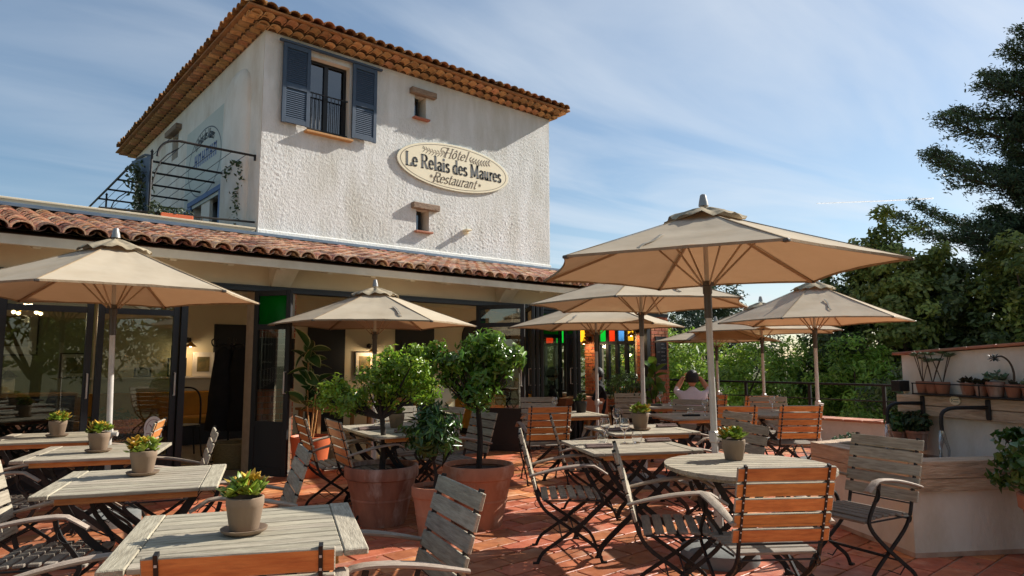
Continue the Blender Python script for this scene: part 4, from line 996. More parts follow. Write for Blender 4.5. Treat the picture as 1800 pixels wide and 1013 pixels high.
chairs = [  # (back-top x, y, facing degrees, label)
 (.69, 1.96, 63, 'nearest chair at the bottom edge, orange back rail in front of the nearest table'),
 (1.77, 2.40, 166, 'grey slatted chair beside the big planters, tucked at the right of the nearest table'),
 (1.76, 3.98, 163, 'grey chair right of the second nearest left table, before the black door leaf'),
 (1.70, 5.48, 164, 'chair seen edge-on at the right end of the third left table'),
 (1.58, 6.62, 158, 'chair seen edge-on before the white sticker at the right of the farthest left table'),
 (.06, 2.96, -22, 'weathered chair cut by the left edge of the photo beside the nearest table'),
 (.20, 4.38, -28, 'chair pushed under the left end of the second left table'),
 (.20, 6.10, -28, 'chair at the left end of the third left table'),
 (.05, 7.55, -28, 'chair at the left end of the farthest left table'),
 (2.66, 6.14, -12, 'brown backed chair beside the orange pot, farther of two side by side'),
 (2.74, 5.62, -12, 'brown backed chair left of the potted citrus, nearer of two side by side'),
 (4.36, 5.50, 172, 'grey chair behind the right citrus trunk facing left'),
 (4.55, 6.30, 172, 'grey chair second behind the right citrus trunk, nearer the black doors'),
 (4.05, 6.75, -98, 'brown backed chair seen from the front past the small potted shrub'),
 (3.38, 3.84, -40, 'chair in profile at the left of the glass-laden table, clear of the planters'),
 (3.20, 2.76, -49, 'chair in profile at the left of the round table'),
 (3.25, 1.69, 54, 'orange backed chair in front of the round table, seen from behind'),
 (5.00, 1.88, 166, 'pale grey chair between the round table and the fountain'),
 (5.16, 2.98, 153, 'grey slatted chair behind the big umbrella pole, facing the glass-laden table'),
 (6.20, 3.72, 153, 'grey chair behind the umbrella pole at the right of the second glass-set table'),
 (4.44, 4.60, -44, 'chair seen edge-on at the left of the second glass-set table'),
 (5.37, 5.58, 62, 'orange backed chair before the folded black doors, seen from behind'),
 (7.62, 3.76, 52, 'orange backed chair before the fountain wall beside the right umbrella pole'),
 (7.00, 4.22, 50, 'orange backed chair partly hidden by the big umbrella pole'),
 (7.72, 5.30, -160, 'grey chair right of the far table in front of the seated person'),
 (8.45, 6.95, -128, 'grey chair against the broad-leaved plant, facing the camera'),
 (8.95, 5.80, 55, 'dark backed chair directly behind the seated person in pale pink'),
 (9.25, 5.15, 55, 'dark backed chair right of the person in pale pink'),
 (9.05, 4.95, -135, 'small grey chair facing the camera behind the far round table'),
 (6.60, 7.10, -120, 'grey chair facing the camera behind the potted table plant near the doors'),
]
cproto = None
for i, (bx, by, fd, lab) in enumerate(chairs):
    fd += ((i * 37) % 7 - 3) * .5; f = (math.cos(R(fd)), math.sin(R(fd))); loc = (bx + .365 * f[0], by + .365 * f[1], 0.001)
    if cproto is None: cproto = make_chair(lab); cproto.location = loc; cproto.rotation_euler = (0, 0, R(fd - 90))
    else: copy_tree(cproto, lab, loc, R(fd - 90))

def leg_x(parent, hw, yy, top=.70):
    mb = MB()
    for s_ in (-1, 1):
        q = smooth_path([(s_ * hw * .92, yy, top), (s_ * hw * .55, yy, top * .72), (0, yy, top * .5), (-s_ * hw * .6, yy, top * .26), (-s_ * hw * .95, yy, .07), (-s_ * hw * 1.02, yy, 0)], 3)
        q = [(p.x, p.y + s_ * .008, p.z) for p in q]
        mb.tube(q, [(.010, .025)] * len(q), 4, flat=(0, 1, 0))
        mb.box((-s_ * hw * 1.02, yy, .006), (.05, .025, .012))
    return part('leg_frame', mb, 'black_iron', parent)
def rect_table(label, w_=.855, d_=.81, grp=True):
    t = thing('slatted_table', label, 'table', group='square slatted tables on the terrace' if grp else None)
    zt = .745; eb = MB().box((0, 0, 0), (.085, d_, .024), ch=.004)
    ebm = MB().box((0, 0, 0), (d_, .085, .024), ch=.004).mesh('end_board', 'teak')
    for s_ in (-1, 1):
        link('end_board', ebm, t, mtx=Matrix.Translation((s_ * (w_ / 2 - .0425), 0, zt)) @ Matrix.Rotation(R(90), 4, 'Z'))
    n = 11 if d_ < 1 else 15; sw = d_ / n
    sm = MB().box((0, 0, 0), (w_ - .174, sw - .010, .022), ch=.004).mesh('slat', 'teak')
    for i in range(n): link('slat', sm, t, (0, -d_ / 2 + (i + .5) * sw, zt - .001))
    rm = MB().box((0, 0, 0), (w_ - .12, .03, .035), ch=.003)
    for s_ in (-1, 1): part('rail', MB().box((0, s_ * (d_ / 2 - .06), zt - .03), (w_ - .2, .028, .036), ch=.003), 'teak_orange', t)
    for s_ in (-1, 1): part('cleat', MB().box((s_ * (w_ / 2 - .14), 0, zt - .03), (.045, d_ - .16, .034), ch=.003), 'teak_orange', t)
    leg_x(t, w_ * .40, -d_ / 2 + .14); leg_x(t, w_ * .40, d_ / 2 - .14)
    cr = MB()
    for x, z in ((-w_ * .39, .04), (w_ * .39, .04), (0, .36), (-w_ * .36, .68), (w_ * .36, .68)): cr.tube([(x, -d_ / 2 + .14, z), (x, d_ / 2 - .14, z)], .007, 5)
    cr.tube([(-.18, -d_ / 2 + .14, .55), (.2, d_ / 2 - .14, .2)], .005, 4)
    part('cross_rods', cr, 'black_iron', t)
    return t
tabs = [
 (.985, 2.75, -22, 'nearest square slatted table at the lower left with a potted succulent'),
 (.95, 4.34, -21, 'second nearest of the left row of slatted tables'),
 (.99, 5.85, -23, 'third table of the left row, its plant standing before the umbrella pole'),
 (.87, 7.20, -20, 'farthest table of the left row beside the dark glass doors'),
 (4.18, 3.47, -28, 'slatted table set with wine glasses, nearer of the pair right of the planters'),
 (5.24, 4.20, -27, 'slatted table with glasses and a potted plant, farther of the pair right of the planters'),
 (6.02, 6.02, -24, 'slatted table beside the folded black doors with a dark plant pot'),
 (8.15, 6.05, -28, 'far slatted table beside the broad-leaved plant'),
 (6.92, 4.78, -28, 'far slatted table left of the big umbrella pole with a black napkin'),
]
tproto = None; tabobj = []
for (x, y, a, lab) in tabs:
    if tproto is None: tproto = rect_table(lab); tproto.location = (x, y, 0); tproto.rotation_euler = (0, 0, R(a)); tabobj.append(tproto)
    else: tabobj.append(copy_tree(tproto, lab, (x, y, 0), R(a)))
t8 = rect_table('longer slatted table set with glasses behind the potted citrus trees', .80, 1.22, False)
t8.location = (3.47, 5.78, 0); t8.rotation_euler = (0, 0, R(-10))

def round_table(label, x, y, a, rad=.52):
    t = thing('round_table', label, 'table', (x, y, 0), R(a), 'round slatted tables')
    n = 14; sw = 2 * rad / n; zt = .745
    for i in range(n):
        y0 = -rad + i * sw + .005; y1 = y0 + sw - .010; pts = []
        h0 = math.sqrt(max(0, rad ** 2 - y0 ** 2)); h1 = math.sqrt(max(0, rad ** 2 - y1 ** 2)); ym = (y0 + y1) / 2; hm = math.sqrt(max(0, rad ** 2 - ym ** 2))
        pts = [(-h0, y0), (h0, y0), (hm, ym), (h1, y1), (-h1, y1), (-hm, ym)]
        if h0 < .01: pts = pts[1:]; pts = [(-h1, y1), (-hm, ym), (0, y0 + .002), (hm, ym), (h1, y1)]
        if h1 < .01: pts = [(-h0, y0), (h0, y0), (hm, ym), (0, y1 - .002), (-hm, ym)]
        part('slat', MB().prism(pts, zt - .012, zt + .011), 'teak', t)
    part('rim_band', MB().lathe([(rad - .09, zt - .035), (rad - .05, zt - .035), (rad - .05, zt - .014), (rad - .09, zt - .014), (rad - .09, zt - .035)], 36, cap0=False, cap1=False), 'teak', t, 30)
    leg_x(t, .34, -.25, .71); leg_x(t, .34, .25, .71)
    cr = MB()
    for x_, z in ((-.33, .04), (.33, .04), (0, .36)): cr.tube([(x_, -.25, z), (x_, .25, z)], .007, 5)
    cr.box((0, 0, .715), (.75, .04, .02)); cr.box((-.28, 0, .70), (.03, .56, .02)); cr.box((.28, 0, .70), (.03, .56, .02))
    part('cross_rods', cr, 'black_iron', t); return t
round_table('round slatted table with a succulent pot beside the fountain', 3.98, 2.33, -37, .52)
round_table('far round slatted table behind the orange backed chair', 8.05, 4.32, -35, .50)

# ---- umbrellas
def canopy(rad, zr, za, phi):
    mb = MB(); NU, NV = 10, 9
    for k in range(6):
        a0 = phi + k * math.pi / 3; a1 = a0 + math.pi / 3; vs = []
        for i in range(NV + 1):
            t = i / NV
            for j in range(NU + 1):
                u = j / NU; p0 = Vector((math.cos(a0), math.sin(a0), 0)) * rad; p1 = Vector((math.cos(a1), math.sin(a1), 0)) * rad
                p = p0.lerp(p1, u) * t; e = 4 * u * (1 - u)
                p *= 1 - .055 * e * t * t
                z = za - (za - zr) * (t ** 0.93) - .018 * e * t + .030 * e * t * t * t * (1 if t > .6 else .3)
                vs.append((p.x, p.y, z + (.0035 * math.sin(i * 2.1 + k) + .004 * math.sin(j * 1.9 + i * .8 + k * 2.3)) * e))
        fs = [(i * (NU + 1) + j, (i + 1) * (NU + 1) + j, (i + 1) * (NU + 1) + j + 1, i * (NU + 1) + j + 1) for i in range(NV) for j in range(NU)]
        mb.add(vs, fs, 0, .5)
    return mb
def umbrella(label, x, y, zr, rad, phi, rise=.52, lean=(0, 0), strap=None, base=True, knob=.80):
    t = thing('parasol', label, 'umbrella', (x, y, 0), 0, 'beige hexagonal parasols over the terrace')
    za = zr + rise; ph = R(phi); ax, ay = lean
    Tl = Matrix.Identity(4); Tl[0][2] = ax; Tl[1][2] = ay      # slight lean of the whole pole
    def P(mb):
        mb.v = [tuple(Tl @ Vector(v)) for v in mb.v]; return mb
    cp = part('canopy', P(canopy(rad, zr, za, ph)), 'canvas', t, 30)
    hem = MB()
    for k in range(6):
        a0 = ph + k * math.pi / 3; a1 = a0 + math.pi / 3; pts = []
        for j in range(11):
            u = j / 10; p = (Vector((math.cos(a0), math.sin(a0), 0)).lerp(Vector((math.cos(a1), math.sin(a1), 0)), u)) * rad; e = 4 * u * (1 - u); p *= 1 - .055 * e
            pts.append((p.x, p.y, zr - .018 * e + .030 * e - .006))
        hem.tube(pts, [(.012, .004)] * 11, 4)
    part('hem', P(hem), 'canvas_rim', cp)
    # ruffled vent cap
    vc = MB(); n = 48; vs = [(0, 0, za + .026)]
    for i in range(1, 5):
        for k in range(n):
            a = 2 * math.pi * k / n; s6 = math.cos(6 * (a - ph)) * .5 + .5
            r_ = (.085, .17, .245, .285)[i - 1] * (1 + .10 * s6 * i / 4) * rad / 1.35; ruf = .013 * math.sin(a * 13 + i) * (i / 4) ** 2 + .010 * math.sin(a * 7 + 2)
            vs.append((r_ * math.cos(a), r_ * math.sin(a), za + .026 - (za - zr) * r_ / rad * .98 + ruf - (.010 if i == 4 else 0)))
    fs = [(0, 1 + k, 1 + (k + 1) % n) for k in range(n)]
    for i in range(3): fs += [(1 + i * n + k, 1 + (i + 1) * n + k, 1 + (i + 1) * n + (k + 1) % n, 1 + i * n + (k + 1) % n) for k in range(n)]
    vc.add(vs, fs); part('vent_cap', P(vc), 'canvas_cap', cp, 50)
    part('finial', P(MB().lathe([(.038, za + .03), (.034, za + .06), (.022, za + .115), (.012, za + .122)], 12)), 'finial', t, 30)
    po = MB(); po.lathe([(.024, .05), (.024, zr - .30)], 12, cap0=False); part('pole', P(po), 'alu', t, 30)
    part('upper_pole', P(MB().lathe([(.018, zr - .3), (.018, za - .02)], 10)), 'alu', t, 30)
    part('sleeve', P(MB().lathe([(.029, zr - .36), (.029, zr - .18), (.034, zr - .175), (.034, zr - .12), (.05, zr - .115), (.05, zr - .095), (.02, zr - .08)], 12)), 'dark_metal', t, 30)
    part('top_hub', P(MB().lathe([(.045, za - .07), (.05, za - .03), (.02, za - .01)], 12)), 'dark_metal', t, 30)
    for k in range(6):
        a = ph + k * math.pi / 3; c_, s_ = math.cos(a), math.sin(a)
        rb = MB(); rb.tube([(c_ * .05, s_ * .05, za - .055), (c_ * rad * .5, s_ * rad * .5, (za - .02) * .5 + zr * .5 - .028), (c_ * rad * .985, s_ * rad * .985, zr - .012)], [(.014, .008)] * 3, 4)
        ro = part('rib', P(rb), 'rib', t)
        part('strut', P(MB().tube([(c_ * .05, s_ * .05, zr - .11), (c_ * rad * .33, s_ * rad * .33, za - (za - zr) * .33 - .045)], [(.010, .006)] * 2, 4)), 'rib', ro)
        part('seam', P(MB().tube([(c_ * .08, s_ * .08, za - (za - zr) * .09 + .004), (c_ * rad * .5, s_ * rad * .5, za - (za - zr) * .5 ** .93 + .004), (c_ * rad * .99, s_ * rad * .99, zr + .004)], [(.003, .009)] * 3, 4)), 'canvas_rim', cp)
        part('tip', P(MB().box((c_ * rad * .99, s_ * rad * .99, zr - .008), (.035, .035, .02), ch=.005)), 'dark_metal', ro)
    kn = MB(); kn.box((0, 0, knob), (.062, .062, .09), ch=.012); kn.tube([(.0, 0, knob), (.06, -.045, knob - .01)], .02, 8)
    part('clamp', P(kn), 'alu', t, 30)
    bs = MB(); bs.lathe([(.27, .0), (.275, .02), (.27, .085), (.24, .10), (.05, .105)], 28); part('base', bs, 'concrete', t, 35)
    part('base_tube', MB().lathe([(.032, .10), (.032, .36)], 12, cap0=False), 'alu', t, 30)
    if strap is not None:
        k, u, tt = strap; a0 = ph + k * math.pi / 3; a1 = a0 + math.pi / 3; sm = MB(); pts = []
        for i in range(9):
            q = tt + (i / 8) * .30; uu = u + .010 * math.sin(i * .7)
            p = Vector((math.cos(a0), math.sin(a0), 0)).lerp(Vector((math.cos(a1), math.sin(a1), 0)), uu) * rad * min(q, 1.0) * (1 - .055 * 4 * uu * (1 - uu) * min(q, 1) ** 2)
            z = za - (za - zr) * (min(q, 1) ** .93) + .012 + .003 * math.sin(i * 1.3)
            if q > 1: z -= (q - 1) * .5; p *= 1.01
            pts.append((p.x, p.y, z))
        sm.tube(pts, [(.004, .013)] * 9, 4); pts2 = [(p[0] + .022, p[1] + .006, p[2] + .003) for i, p in enumerate(pts)]
        sm.tube(pts2[:7], [(.004, .009)] * 7, 4)
        part('strap', P(sm), 'canvas_grey', cp)
    return t
umbrella('large parasol in the right foreground with its tall aluminium pole by the round table', 4.36, 2.80, 2.085, 1.335, 112, .46, (.0, .015), strap=(1, .34, .66), knob=.86)
umbrella('parasol at the left edge above the row of slatted tables', 1.26, 6.93, 2.01, 1.31, 178, .51, (-.015, .04), knob=.78)
umbrella('parasol in the middle before the open restaurant front, above the citrus trees', 4.22, 7.52, 1.86, 1.29, 149.8, .46, (.0, .02), strap=(1, .78, .60), knob=.8)
umbrella('parasol behind the big one, higher of the two left of its pole', 6.25, 4.95, 2.05, 1.33, 147.7, .43, (.0, .0), strap=(1, .60, .55), knob=.8)
umbrella('low parasol reaching left to the folded doors, under its higher neighbour', 7.42, 6.72, 1.90, 1.30, 137, .44, (.0, .0), strap=(1, .14, .72), knob=.8)
umbrella('parasol on the right above the fountain end of the railing', 9.12, 4.28, 1.93, 1.27, 128.4, .55, (.02, .0), strap=(1, .50, .52), knob=.82)
umbrella('grey shaded parasol behind the right one, near the railing', 10.75, 5.95, 1.88, 1.37, 150, .50, (.01, 0), knob=.8)
umbrella('farthest small parasol beyond the big pole, at the end of the railing', 11.1, 7.05, 1.76, 1.15, 130, .34, (0, 0), knob=.8)

# ================================================================== POTS, PLANTS, TABLEWARE
nrg = np.random.default_rng(5)
def leaf_mesh(name, pos, nrm, ldir, size, mats, wid=0.42, rnd=None, fold=0.12, mi=None):
    """diamond-folded leaves: arrays of centre, normal, long direction; 4 verts and 2 triangles each"""
    n = len(pos); size = np.broadcast_to(size, (n,)).reshape(n, 1)
    side = np.cross(nrm, ldir); side /= np.linalg.norm(side, axis=1, keepdims=True) + 1e-9
    a = pos - ldir * size * .5; b = pos + ldir * size * .5
    c = pos + side * size * wid * .5 + nrm * size * fold; d = pos - side * size * wid * .5 + nrm * size * fold
    co = np.stack([a, c, b, d], 1).reshape(-1, 3)
    me = bpy.data.meshes.new(name)
    me.vertices.add(4 * n); me.vertices.foreach_set('co', co.ravel().astype(np.float32))
    base = (np.arange(n) * 4).reshape(n, 1)
    tri = np.concatenate([base + 0, base + 1, base + 2, base + 0, base + 2, base + 3], 1).ravel()
    me.loops.add(6 * n); me.loops.foreach_set('vertex_index', tri.astype(np.int32))
    me.polygons.add(2 * n); me.polygons.foreach_set('loop_start', (np.arange(2 * n) * 3).astype(np.int32))
    me.polygons.foreach_set('loop_total', np.full(2 * n, 3, np.int32))
    for m_ in (mats if isinstance(mats, (list, tuple)) else [mats]): me.materials.append(M[m_])
    if mi is not None: me.polygons.foreach_set('material_index', np.repeat(mi, 2).astype(np.int32))
    at = me.attributes.new('rnd', 'FLOAT', 'FACE')
    rn = nrg.random(n) if rnd is None else rnd
    at.data.foreach_set('value', np.repeat(rn, 2).astype(np.float32))
    me.update(calc_edges=True); me.validate(); return me
def unit(v): return v / (np.linalg.norm(v, axis=1, keepdims=True) + 1e-9)
def foliage(blobs, n, size, mats, wid=.42, shell=.55, up=.3, jit=.25, clump=0, csize=.15, fold=.12):
    """leaves through ellipsoid blobs (cx,cy,cz,rx,ry,rz); gathered in clumps so gaps stay open"""
    bl = np.array(blobs, float); wgt = (bl[:, 3] * bl[:, 4] + bl[:, 4] * bl[:, 5] + bl[:, 3] * bl[:, 5]); wgt /= wgt.sum()
    if clump:
        m = clump; bi = nrg.choice(len(bl), m, p=wgt); d = unit(nrg.normal(size=(m, 3))); rr = (shell + (1.08 - shell) * nrg.random((m, 1)) ** .7)
        cc = bl[bi, :3] + d * rr * bl[bi, 3:]; cr_ = nrg.random(m)
        ci = nrg.integers(0, m, n); dd = unit(nrg.normal(size=(n, 3))) * (nrg.random((n, 1)) ** .5) * csize
        pos = cc[ci] + dd * np.array([1, 1, .75]); out = unit(d[ci] + dd / csize * .8); rnd = np.clip(cr_[ci] * .6 + nrg.random(n) * .4, 0, 1)
    else:
        bi = nrg.choice(len(bl), n, p=wgt); d = unit(nrg.normal(size=(n, 3))); rr = (shell + (1.05 - shell) * nrg.random((n, 1)) ** .6)
        pos = bl[bi, :3] + d * rr * bl[bi, 3:]; out = d; rnd = None
    nr = unit(out + np.array([0, 0, up]) + nrg.normal(size=(n, 3)) * .55)
    ld = unit(np.cross(nr, nrg.normal(size=(n, 3))) + out * .5); ld = unit(ld - nr * (ld * nr).sum(1, keepdims=True))
    sz = size * (1 + jit * nrg.normal(size=n)).clip(.4, 1.8)
    return leaf_mesh('crown', pos, nr, ld, sz, mats, wid, rnd, fold)

POTP = [(.048, 0), (.052, .004), (.066, .088), (.0675, .09), (.0675, .118), (.062, .12), (.058, .118), (.055, .10)]
def pot_geo(mb, s=1.0, prof=POTP, n=22): return mb.lathe([(r * s, z * s) for r, z in prof], n, cap1=False)
def fat_leaf(mb, p, d, L_, w_, th, rnd):
    """plump little succulent leaf: a tapered octahedral lozenge"""
    d = Vector(d).normalized(); s_ = d.cross(Vector((0, 0, 1)));  s_ = s_.normalized() if s_.length > .01 else Vector((1, 0, 0)); u = s_.cross(d)
    p = Vector(p); m = p + d * L_ * .62
    vs = [p - s_ * w_ * .15, p + s_ * w_ * .15, m + s_ * w_ * .5, m - s_ * w_ * .5, m + u * th, m - u * th, p + d * L_ + u * th * .3]
    mb.add(vs, [(0, 1, 4), (1, 2, 4), (2, 6, 4), (6, 3, 4), (3, 0, 4), (1, 0, 5), (2, 1, 5), (6, 2, 5), (3, 6, 5), (0, 3, 5)], 0, rnd)
def succulent(mb, cx, cy, cz, n, spread, hgt, L_=.035, w_=.020, seed=1):
    r = random.Random(seed)
    for i in range(n):
        a = r.uniform(0, 6.283); q = math.sqrt(r.random()) * spread; hh = hgt * (.25 + .75 * r.random()) * (1 - .45 * q / spread)
        p = (cx + q * math.cos(a), cy + q * math.sin(a), cz + hh); e = r.uniform(.2, 1.2)
        for k in range(3):
            b = a + k * 2.1 + r.uniform(-.4, .4)
            fat_leaf(mb, p, (math.cos(b) * .8 + math.cos(a) * .3, math.sin(b) * .8 + math.sin(a) * .3, e), L_ * r.uniform(.7, 1.2), w_, .006, r.random())
def table_pot(label, x, y, z, s=1.0, plant='leaf_succ', seed=1, potm='grey_pot', saucer=True, grp='potted succulents on the tables', n=26, spread=.058, hgt=.085):
    t = thing('potted_succulent', label, 'potted plant', (x, y, z), seed * 1.7, grp)
    zz = .012 if saucer else 0
    if saucer: part('saucer', MB().lathe([(.062 * s, 0), (.080 * s, .010), (.084 * s, .020), (.078 * s, .020), (.062 * s, .008)], 22), potm, t, 40)
    pm_ = MB(); pot_geo(pm_, s); pm_.v = [(a, b, c + zz * s) for a, b, c in pm_.v]; part('pot', pm_, potm, t, 40)
    part('soil', MB().lathe([(.0, .104 * s + zz), (.056 * s, .10 * s + zz)], 14, cap0=False, cap1=False), 'soil', t)
    mb = MB(); succulent(mb, 0, 0, .10 * s + zz, n, spread * s, hgt * s, .050 * s, .029 * s, seed); part('leaves', mb, plant, t, 30)
    if plant == 'leaf_succ':
        mb = MB(); succulent(mb, .022 * s, -.02 * s, .115 * s + zz, n // 2, spread * s * .75, hgt * s, .046 * s, .027 * s, seed + 50); part('leaves', mb, 'leaf_succ_y', t, 30, label='yellow tipped leaves')
    return t
TZ = .757
table_pot('succulent in a taupe pot with saucer on the nearest table', .965, 2.715, TZ, 1.04, seed=1, n=34)
table_pot('succulent with reddish tips on the second left table', .985, 4.46, TZ, 1.06, 'leaf_succ', 2, n=26)
table_pot('succulent in front of the left umbrella pole on the third left table', .976, 5.78, TZ, 1.06, 'leaf_succ', 3)
table_pot('small succulent on the farthest left table before the dark glass', .889, 7.18, TZ, 1.05, 'leaf_succ', 4)
table_pot('yellow green succulent in a dark pot on the round table by the fountain', 4.10, 2.50, TZ, 1.12, 'leaf_succ', 5, 'dark_pot' if 'dark_pot' in M else 'grey_pot', False, n=34)
table_pot('succulent in a taupe pot between the glasses on the table behind the citrus', 3.54, 5.87, TZ, 1.15, 'leaf_succ', 6, saucer=False)
table_pot('succulent beside the wine glasses on the second glass-set table', 5.15, 4.12, TZ, 1.2, 'leaf_succ', 7)
table_pot('green plant in a dark pot on the table by the folded doors', 6.30, 5.98, TZ, 1.15, 'leaf_box', 8, 'black_panel', False, n=22, spread=.06, hgt=.09)
table_pot('small green plant on the far table behind the umbrella pole', 7.95, 5.15, TZ, 1.1, 'leaf_box', 9, 'black_panel', False, n=22)

# wine glasses, tumblers, napkins
wg = MB().lathe([(.032, 0), (.032, .002), (.006, .006), (.004, .012), (.004, .085), (.012, .095), (.034, .115), (.042, .14), (.040, .17), (.034, .20), (.033, .20), (.039, .17), (.041, .14), (.033, .117), (.01, .098)], 18, cap1=False)
wg_me = wg.mesh('wine_glass', 'wine_glass', 60)
tg_ = MB().lathe([(.026, 0), (.030, .004), (.040, .03), (.042, .055), (.037, .085), (.035, .085), (.040, .055), (.038, .03), (.028, .008)], 18, cap1=False)
tg_me = tg_.mesh('tumbler', 'wine_glass', 60)
def glass(me, cat, x, y, lab): tag(link(cat, me, None, (x, y, TZ)), lab, 'glass', 'drinking glasses set on the tables')
for i, (x, y, k, lab) in enumerate([
    (4.03, 3.60, 1, 'stemless glass left of the wine glasses on the nearer glass-set table'), (4.13, 3.66, 0, 'wine glass left of its twin on the nearer glass-set table'),
    (4.24, 3.55, 0, 'wine glass right of its twin on the nearer glass-set table'), (4.33, 3.50, 1, 'stemless glass right of the wine glasses on the nearer glass-set table'),
    (5.02, 4.30, 0, 'wine glass left of the succulent on the second glass-set table'), (5.10, 4.36, 1, 'stemless glass behind the succulent on the second glass-set table'),
    (3.40, 5.92, 0, 'wine glass left of the pot on the table behind the citrus'), (3.42, 6.02, 1, 'stemless glass left of the pot on the table behind the citrus'),
    (3.68, 5.72, 0, 'wine glass right of the pot on the table behind the citrus'), (3.66, 5.60, 1, 'stemless glass right of the pot on the table behind the citrus'),
    (5.95, 6.10, 0, 'wine glass on the table by the folded doors'), (6.03, 6.2, 1, 'stemless glass on the table by the folded doors'),
    (8.10, 6.10, 0, 'wine glass on the far table beside the broad-leaved plant'), (8.22, 6.0, 1, 'stemless glass on the far table beside the broad-leaved plant'),
    (7.05, 4.66, 0, 'wine glass on the table left of the big umbrella pole'), (6.98, 4.82, 1, 'stemless glass on the table left of the big umbrella pole'),
    (8.15, 4.4, 0, 'wine glass on the far round table')]): glass(wg_me if k == 0 else tg_me, 'wine_glass' if k == 0 else 'tumbler', x, y, lab)
nk = MB().box((0, 0, .010), (.22, .055, .020), ch=.008).box((0, .012, .024), (.215, .03, .010), ch=.004).mesh('napkin', 'napkin')
nkd = MB().box((0, 0, .010), (.22, .055, .020), ch=.008).mesh('napkin', 'black_cloth')
for (x, y, a, me, lab) in [(3.88, 3.50, -28, nk, 'rolled napkin at the left end of the nearer glass-set table'), (4.52, 3.44, -28, nk, 'rolled napkin at the right end of the nearer glass-set table'),
    (4.94, 4.20, -27, nk, 'rolled napkin left of the succulent on the second glass-set table'), (5.56, 4.12, -27, nk, 'rolled napkin right of the succulent on the second glass-set table'),
    (3.23, 5.85, -10, nk, 'rolled napkin at the left rear of the table behind the citrus'), (3.38, 5.44, -10, nk, 'rolled napkin at the front of the table behind the citrus'),
    (6.85, 4.72, -28, nkd, 'black napkin on the table left of the big umbrella pole'), (7.98, 6.12, -28, nkd, 'black napkin on the far table beside the broad-leaved plant'), (5.85, 5.95, -24, nkd, 'black napkin on the table by the folded doors')]:
    tag(link('napkin', me, None, (x, y, TZ), R(a)), lab, 'napkin', 'napkins laid on the tables')

# ---- big planters
def planter(name, label, x, y, r, h, potm, kind, seed):
    t = thing(name, label, 'potted tree', (x, y, 0), seed)
    k = r; prof = [(k * .66, 0), (k * .68, .02), (k * .80, h * .42), (k * .815, h * .425), (k * .815, h * .455), (k * .81, h * .46), (k * .93, h * .78), (k * .985, h * .80), (k * 1.0, h * .84), (k * 1.0, h * .97), (k * .975, h), (k * .92, h), (k * .90, h * .92)]
    part('pot', MB().lathe(prof, 40, cap1=False), potm, t, 40)
    part('soil', MB().lathe([(0.0, h * .915), (k * .5, h * .90), (k * .905, h * .885)], 24, cap0=False, cap1=False), 'soil', t)
    return t
def trunk_mesh(pts, r0, r1, n=8):
    q = smooth_path(pts, 3); return MB().tube(q, [r0 + (r1 - r0) * i / (len(q) - 1) for i in range(len(q))], n)
def standard_tree(t, zb, zc, blobs, nleaf, size, leafm, seed, tr=.028, wid=.42, clump=230, csize=.075):
    r = random.Random(seed); tk = trunk_mesh([(0, 0, zb - .02), (.01, -.01, zb + (zc - zb) * .5), (0, .012, zc)], tr, tr * .8)
    for (bx, by, bz, rx, ry, rz) in blobs:
        for i in range(4):
            e = Vector((bx + r.uniform(-.6, .6) * rx, by + r.uniform(-.6, .6) * ry, bz + r.uniform(-.4, .6) * rz))
            m_ = Vector((0, .01, zc)).lerp(e, .5) + Vector((0, 0, -.03)); tk.tube([Vector((0, .012, zc - .02)), m_, e], [tr * .5, tr * .3, .004], 5)
    part('trunk', tk, 'dark_bark', t, 40)
    part('crown', foliage(blobs, nleaf, size, leafm, wid=wid, shell=.35, up=.35, clump=clump, csize=csize), None, t) if False else link('crown', foliage(blobs, nleaf, size, leafm, wid=wid, shell=.3, up=.35, clump=clump, csize=csize, jit=.4), t)
p_ = planter('potted_citrus', 'light green citrus standard in a stained terracotta pot, left of the three planters', 3.10, 5.38, .325, .50, 'terracotta_dark', 0, .3)
standard_tree(p_, .45, .92, [(.02, 0, 1.20, .22, .22, .19), (-.24, .16, 1.06, .20, .18, .14), (.20, -.12, 1.30, .20, .2, .18), (.08, .05, 1.42, .17, .17, .12), (-.36, .24, 1.16, .12, .12, .10), (-.08, .05, 1.30, .15, .15, .10), (.30, -.2, 1.15, .13, .13, .12), (.22, -.12, 1.50, .09, .09, .07), (-.42, .26, 1.04, .09, .09, .09)], 5200, .044, 'leaf_citrus', 3)
p_.rotation_euler = (0, 0, 0)
p_ = planter('potted_citrus', 'glossy dark leaved citrus standard in a terracotta pot, right of the three planters', 3.69, 4.74, .31, .52, 'terracotta', 0, .9)
standard_tree(p_, .47, 1.0, [(.04, 0, 1.30, .21, .21, .18), (-.20, .11, 1.40, .16, .16, .12), (.19, -.09, 1.36, .15, .15, .16), (0.04, 0, 1.54, .15, .15, .12), (-.02, 0, 1.12, .17, .17, .12), (-.34, .2, 1.50, .09, .09, .08), (.10, -.05, 1.64, .08, .08, .07), (.27, -.17, 1.46, .09, .09, .09), (-.25, .16, 1.24, .09, .09, .08)], 3300, .060, 'leaf_citrus2', 4, clump=190, csize=.085)
p_.rotation_euler = (0, 0, 0)
p_ = planter('potted_shrub', 'small dark leaved shrub in the lowest terracotta pot between the two big planters', 3.20, 4.70, .185, .40, 'terracotta', 0, .5)
standard_tree(p_, .36, .60, [(.0, 0, .80, .20, .20, .17), (.02, 0, .93, .14, .14, .10)], 1100, .085, 'leaf_small', 6, tr=.016, wid=.26, clump=80, csize=.09)
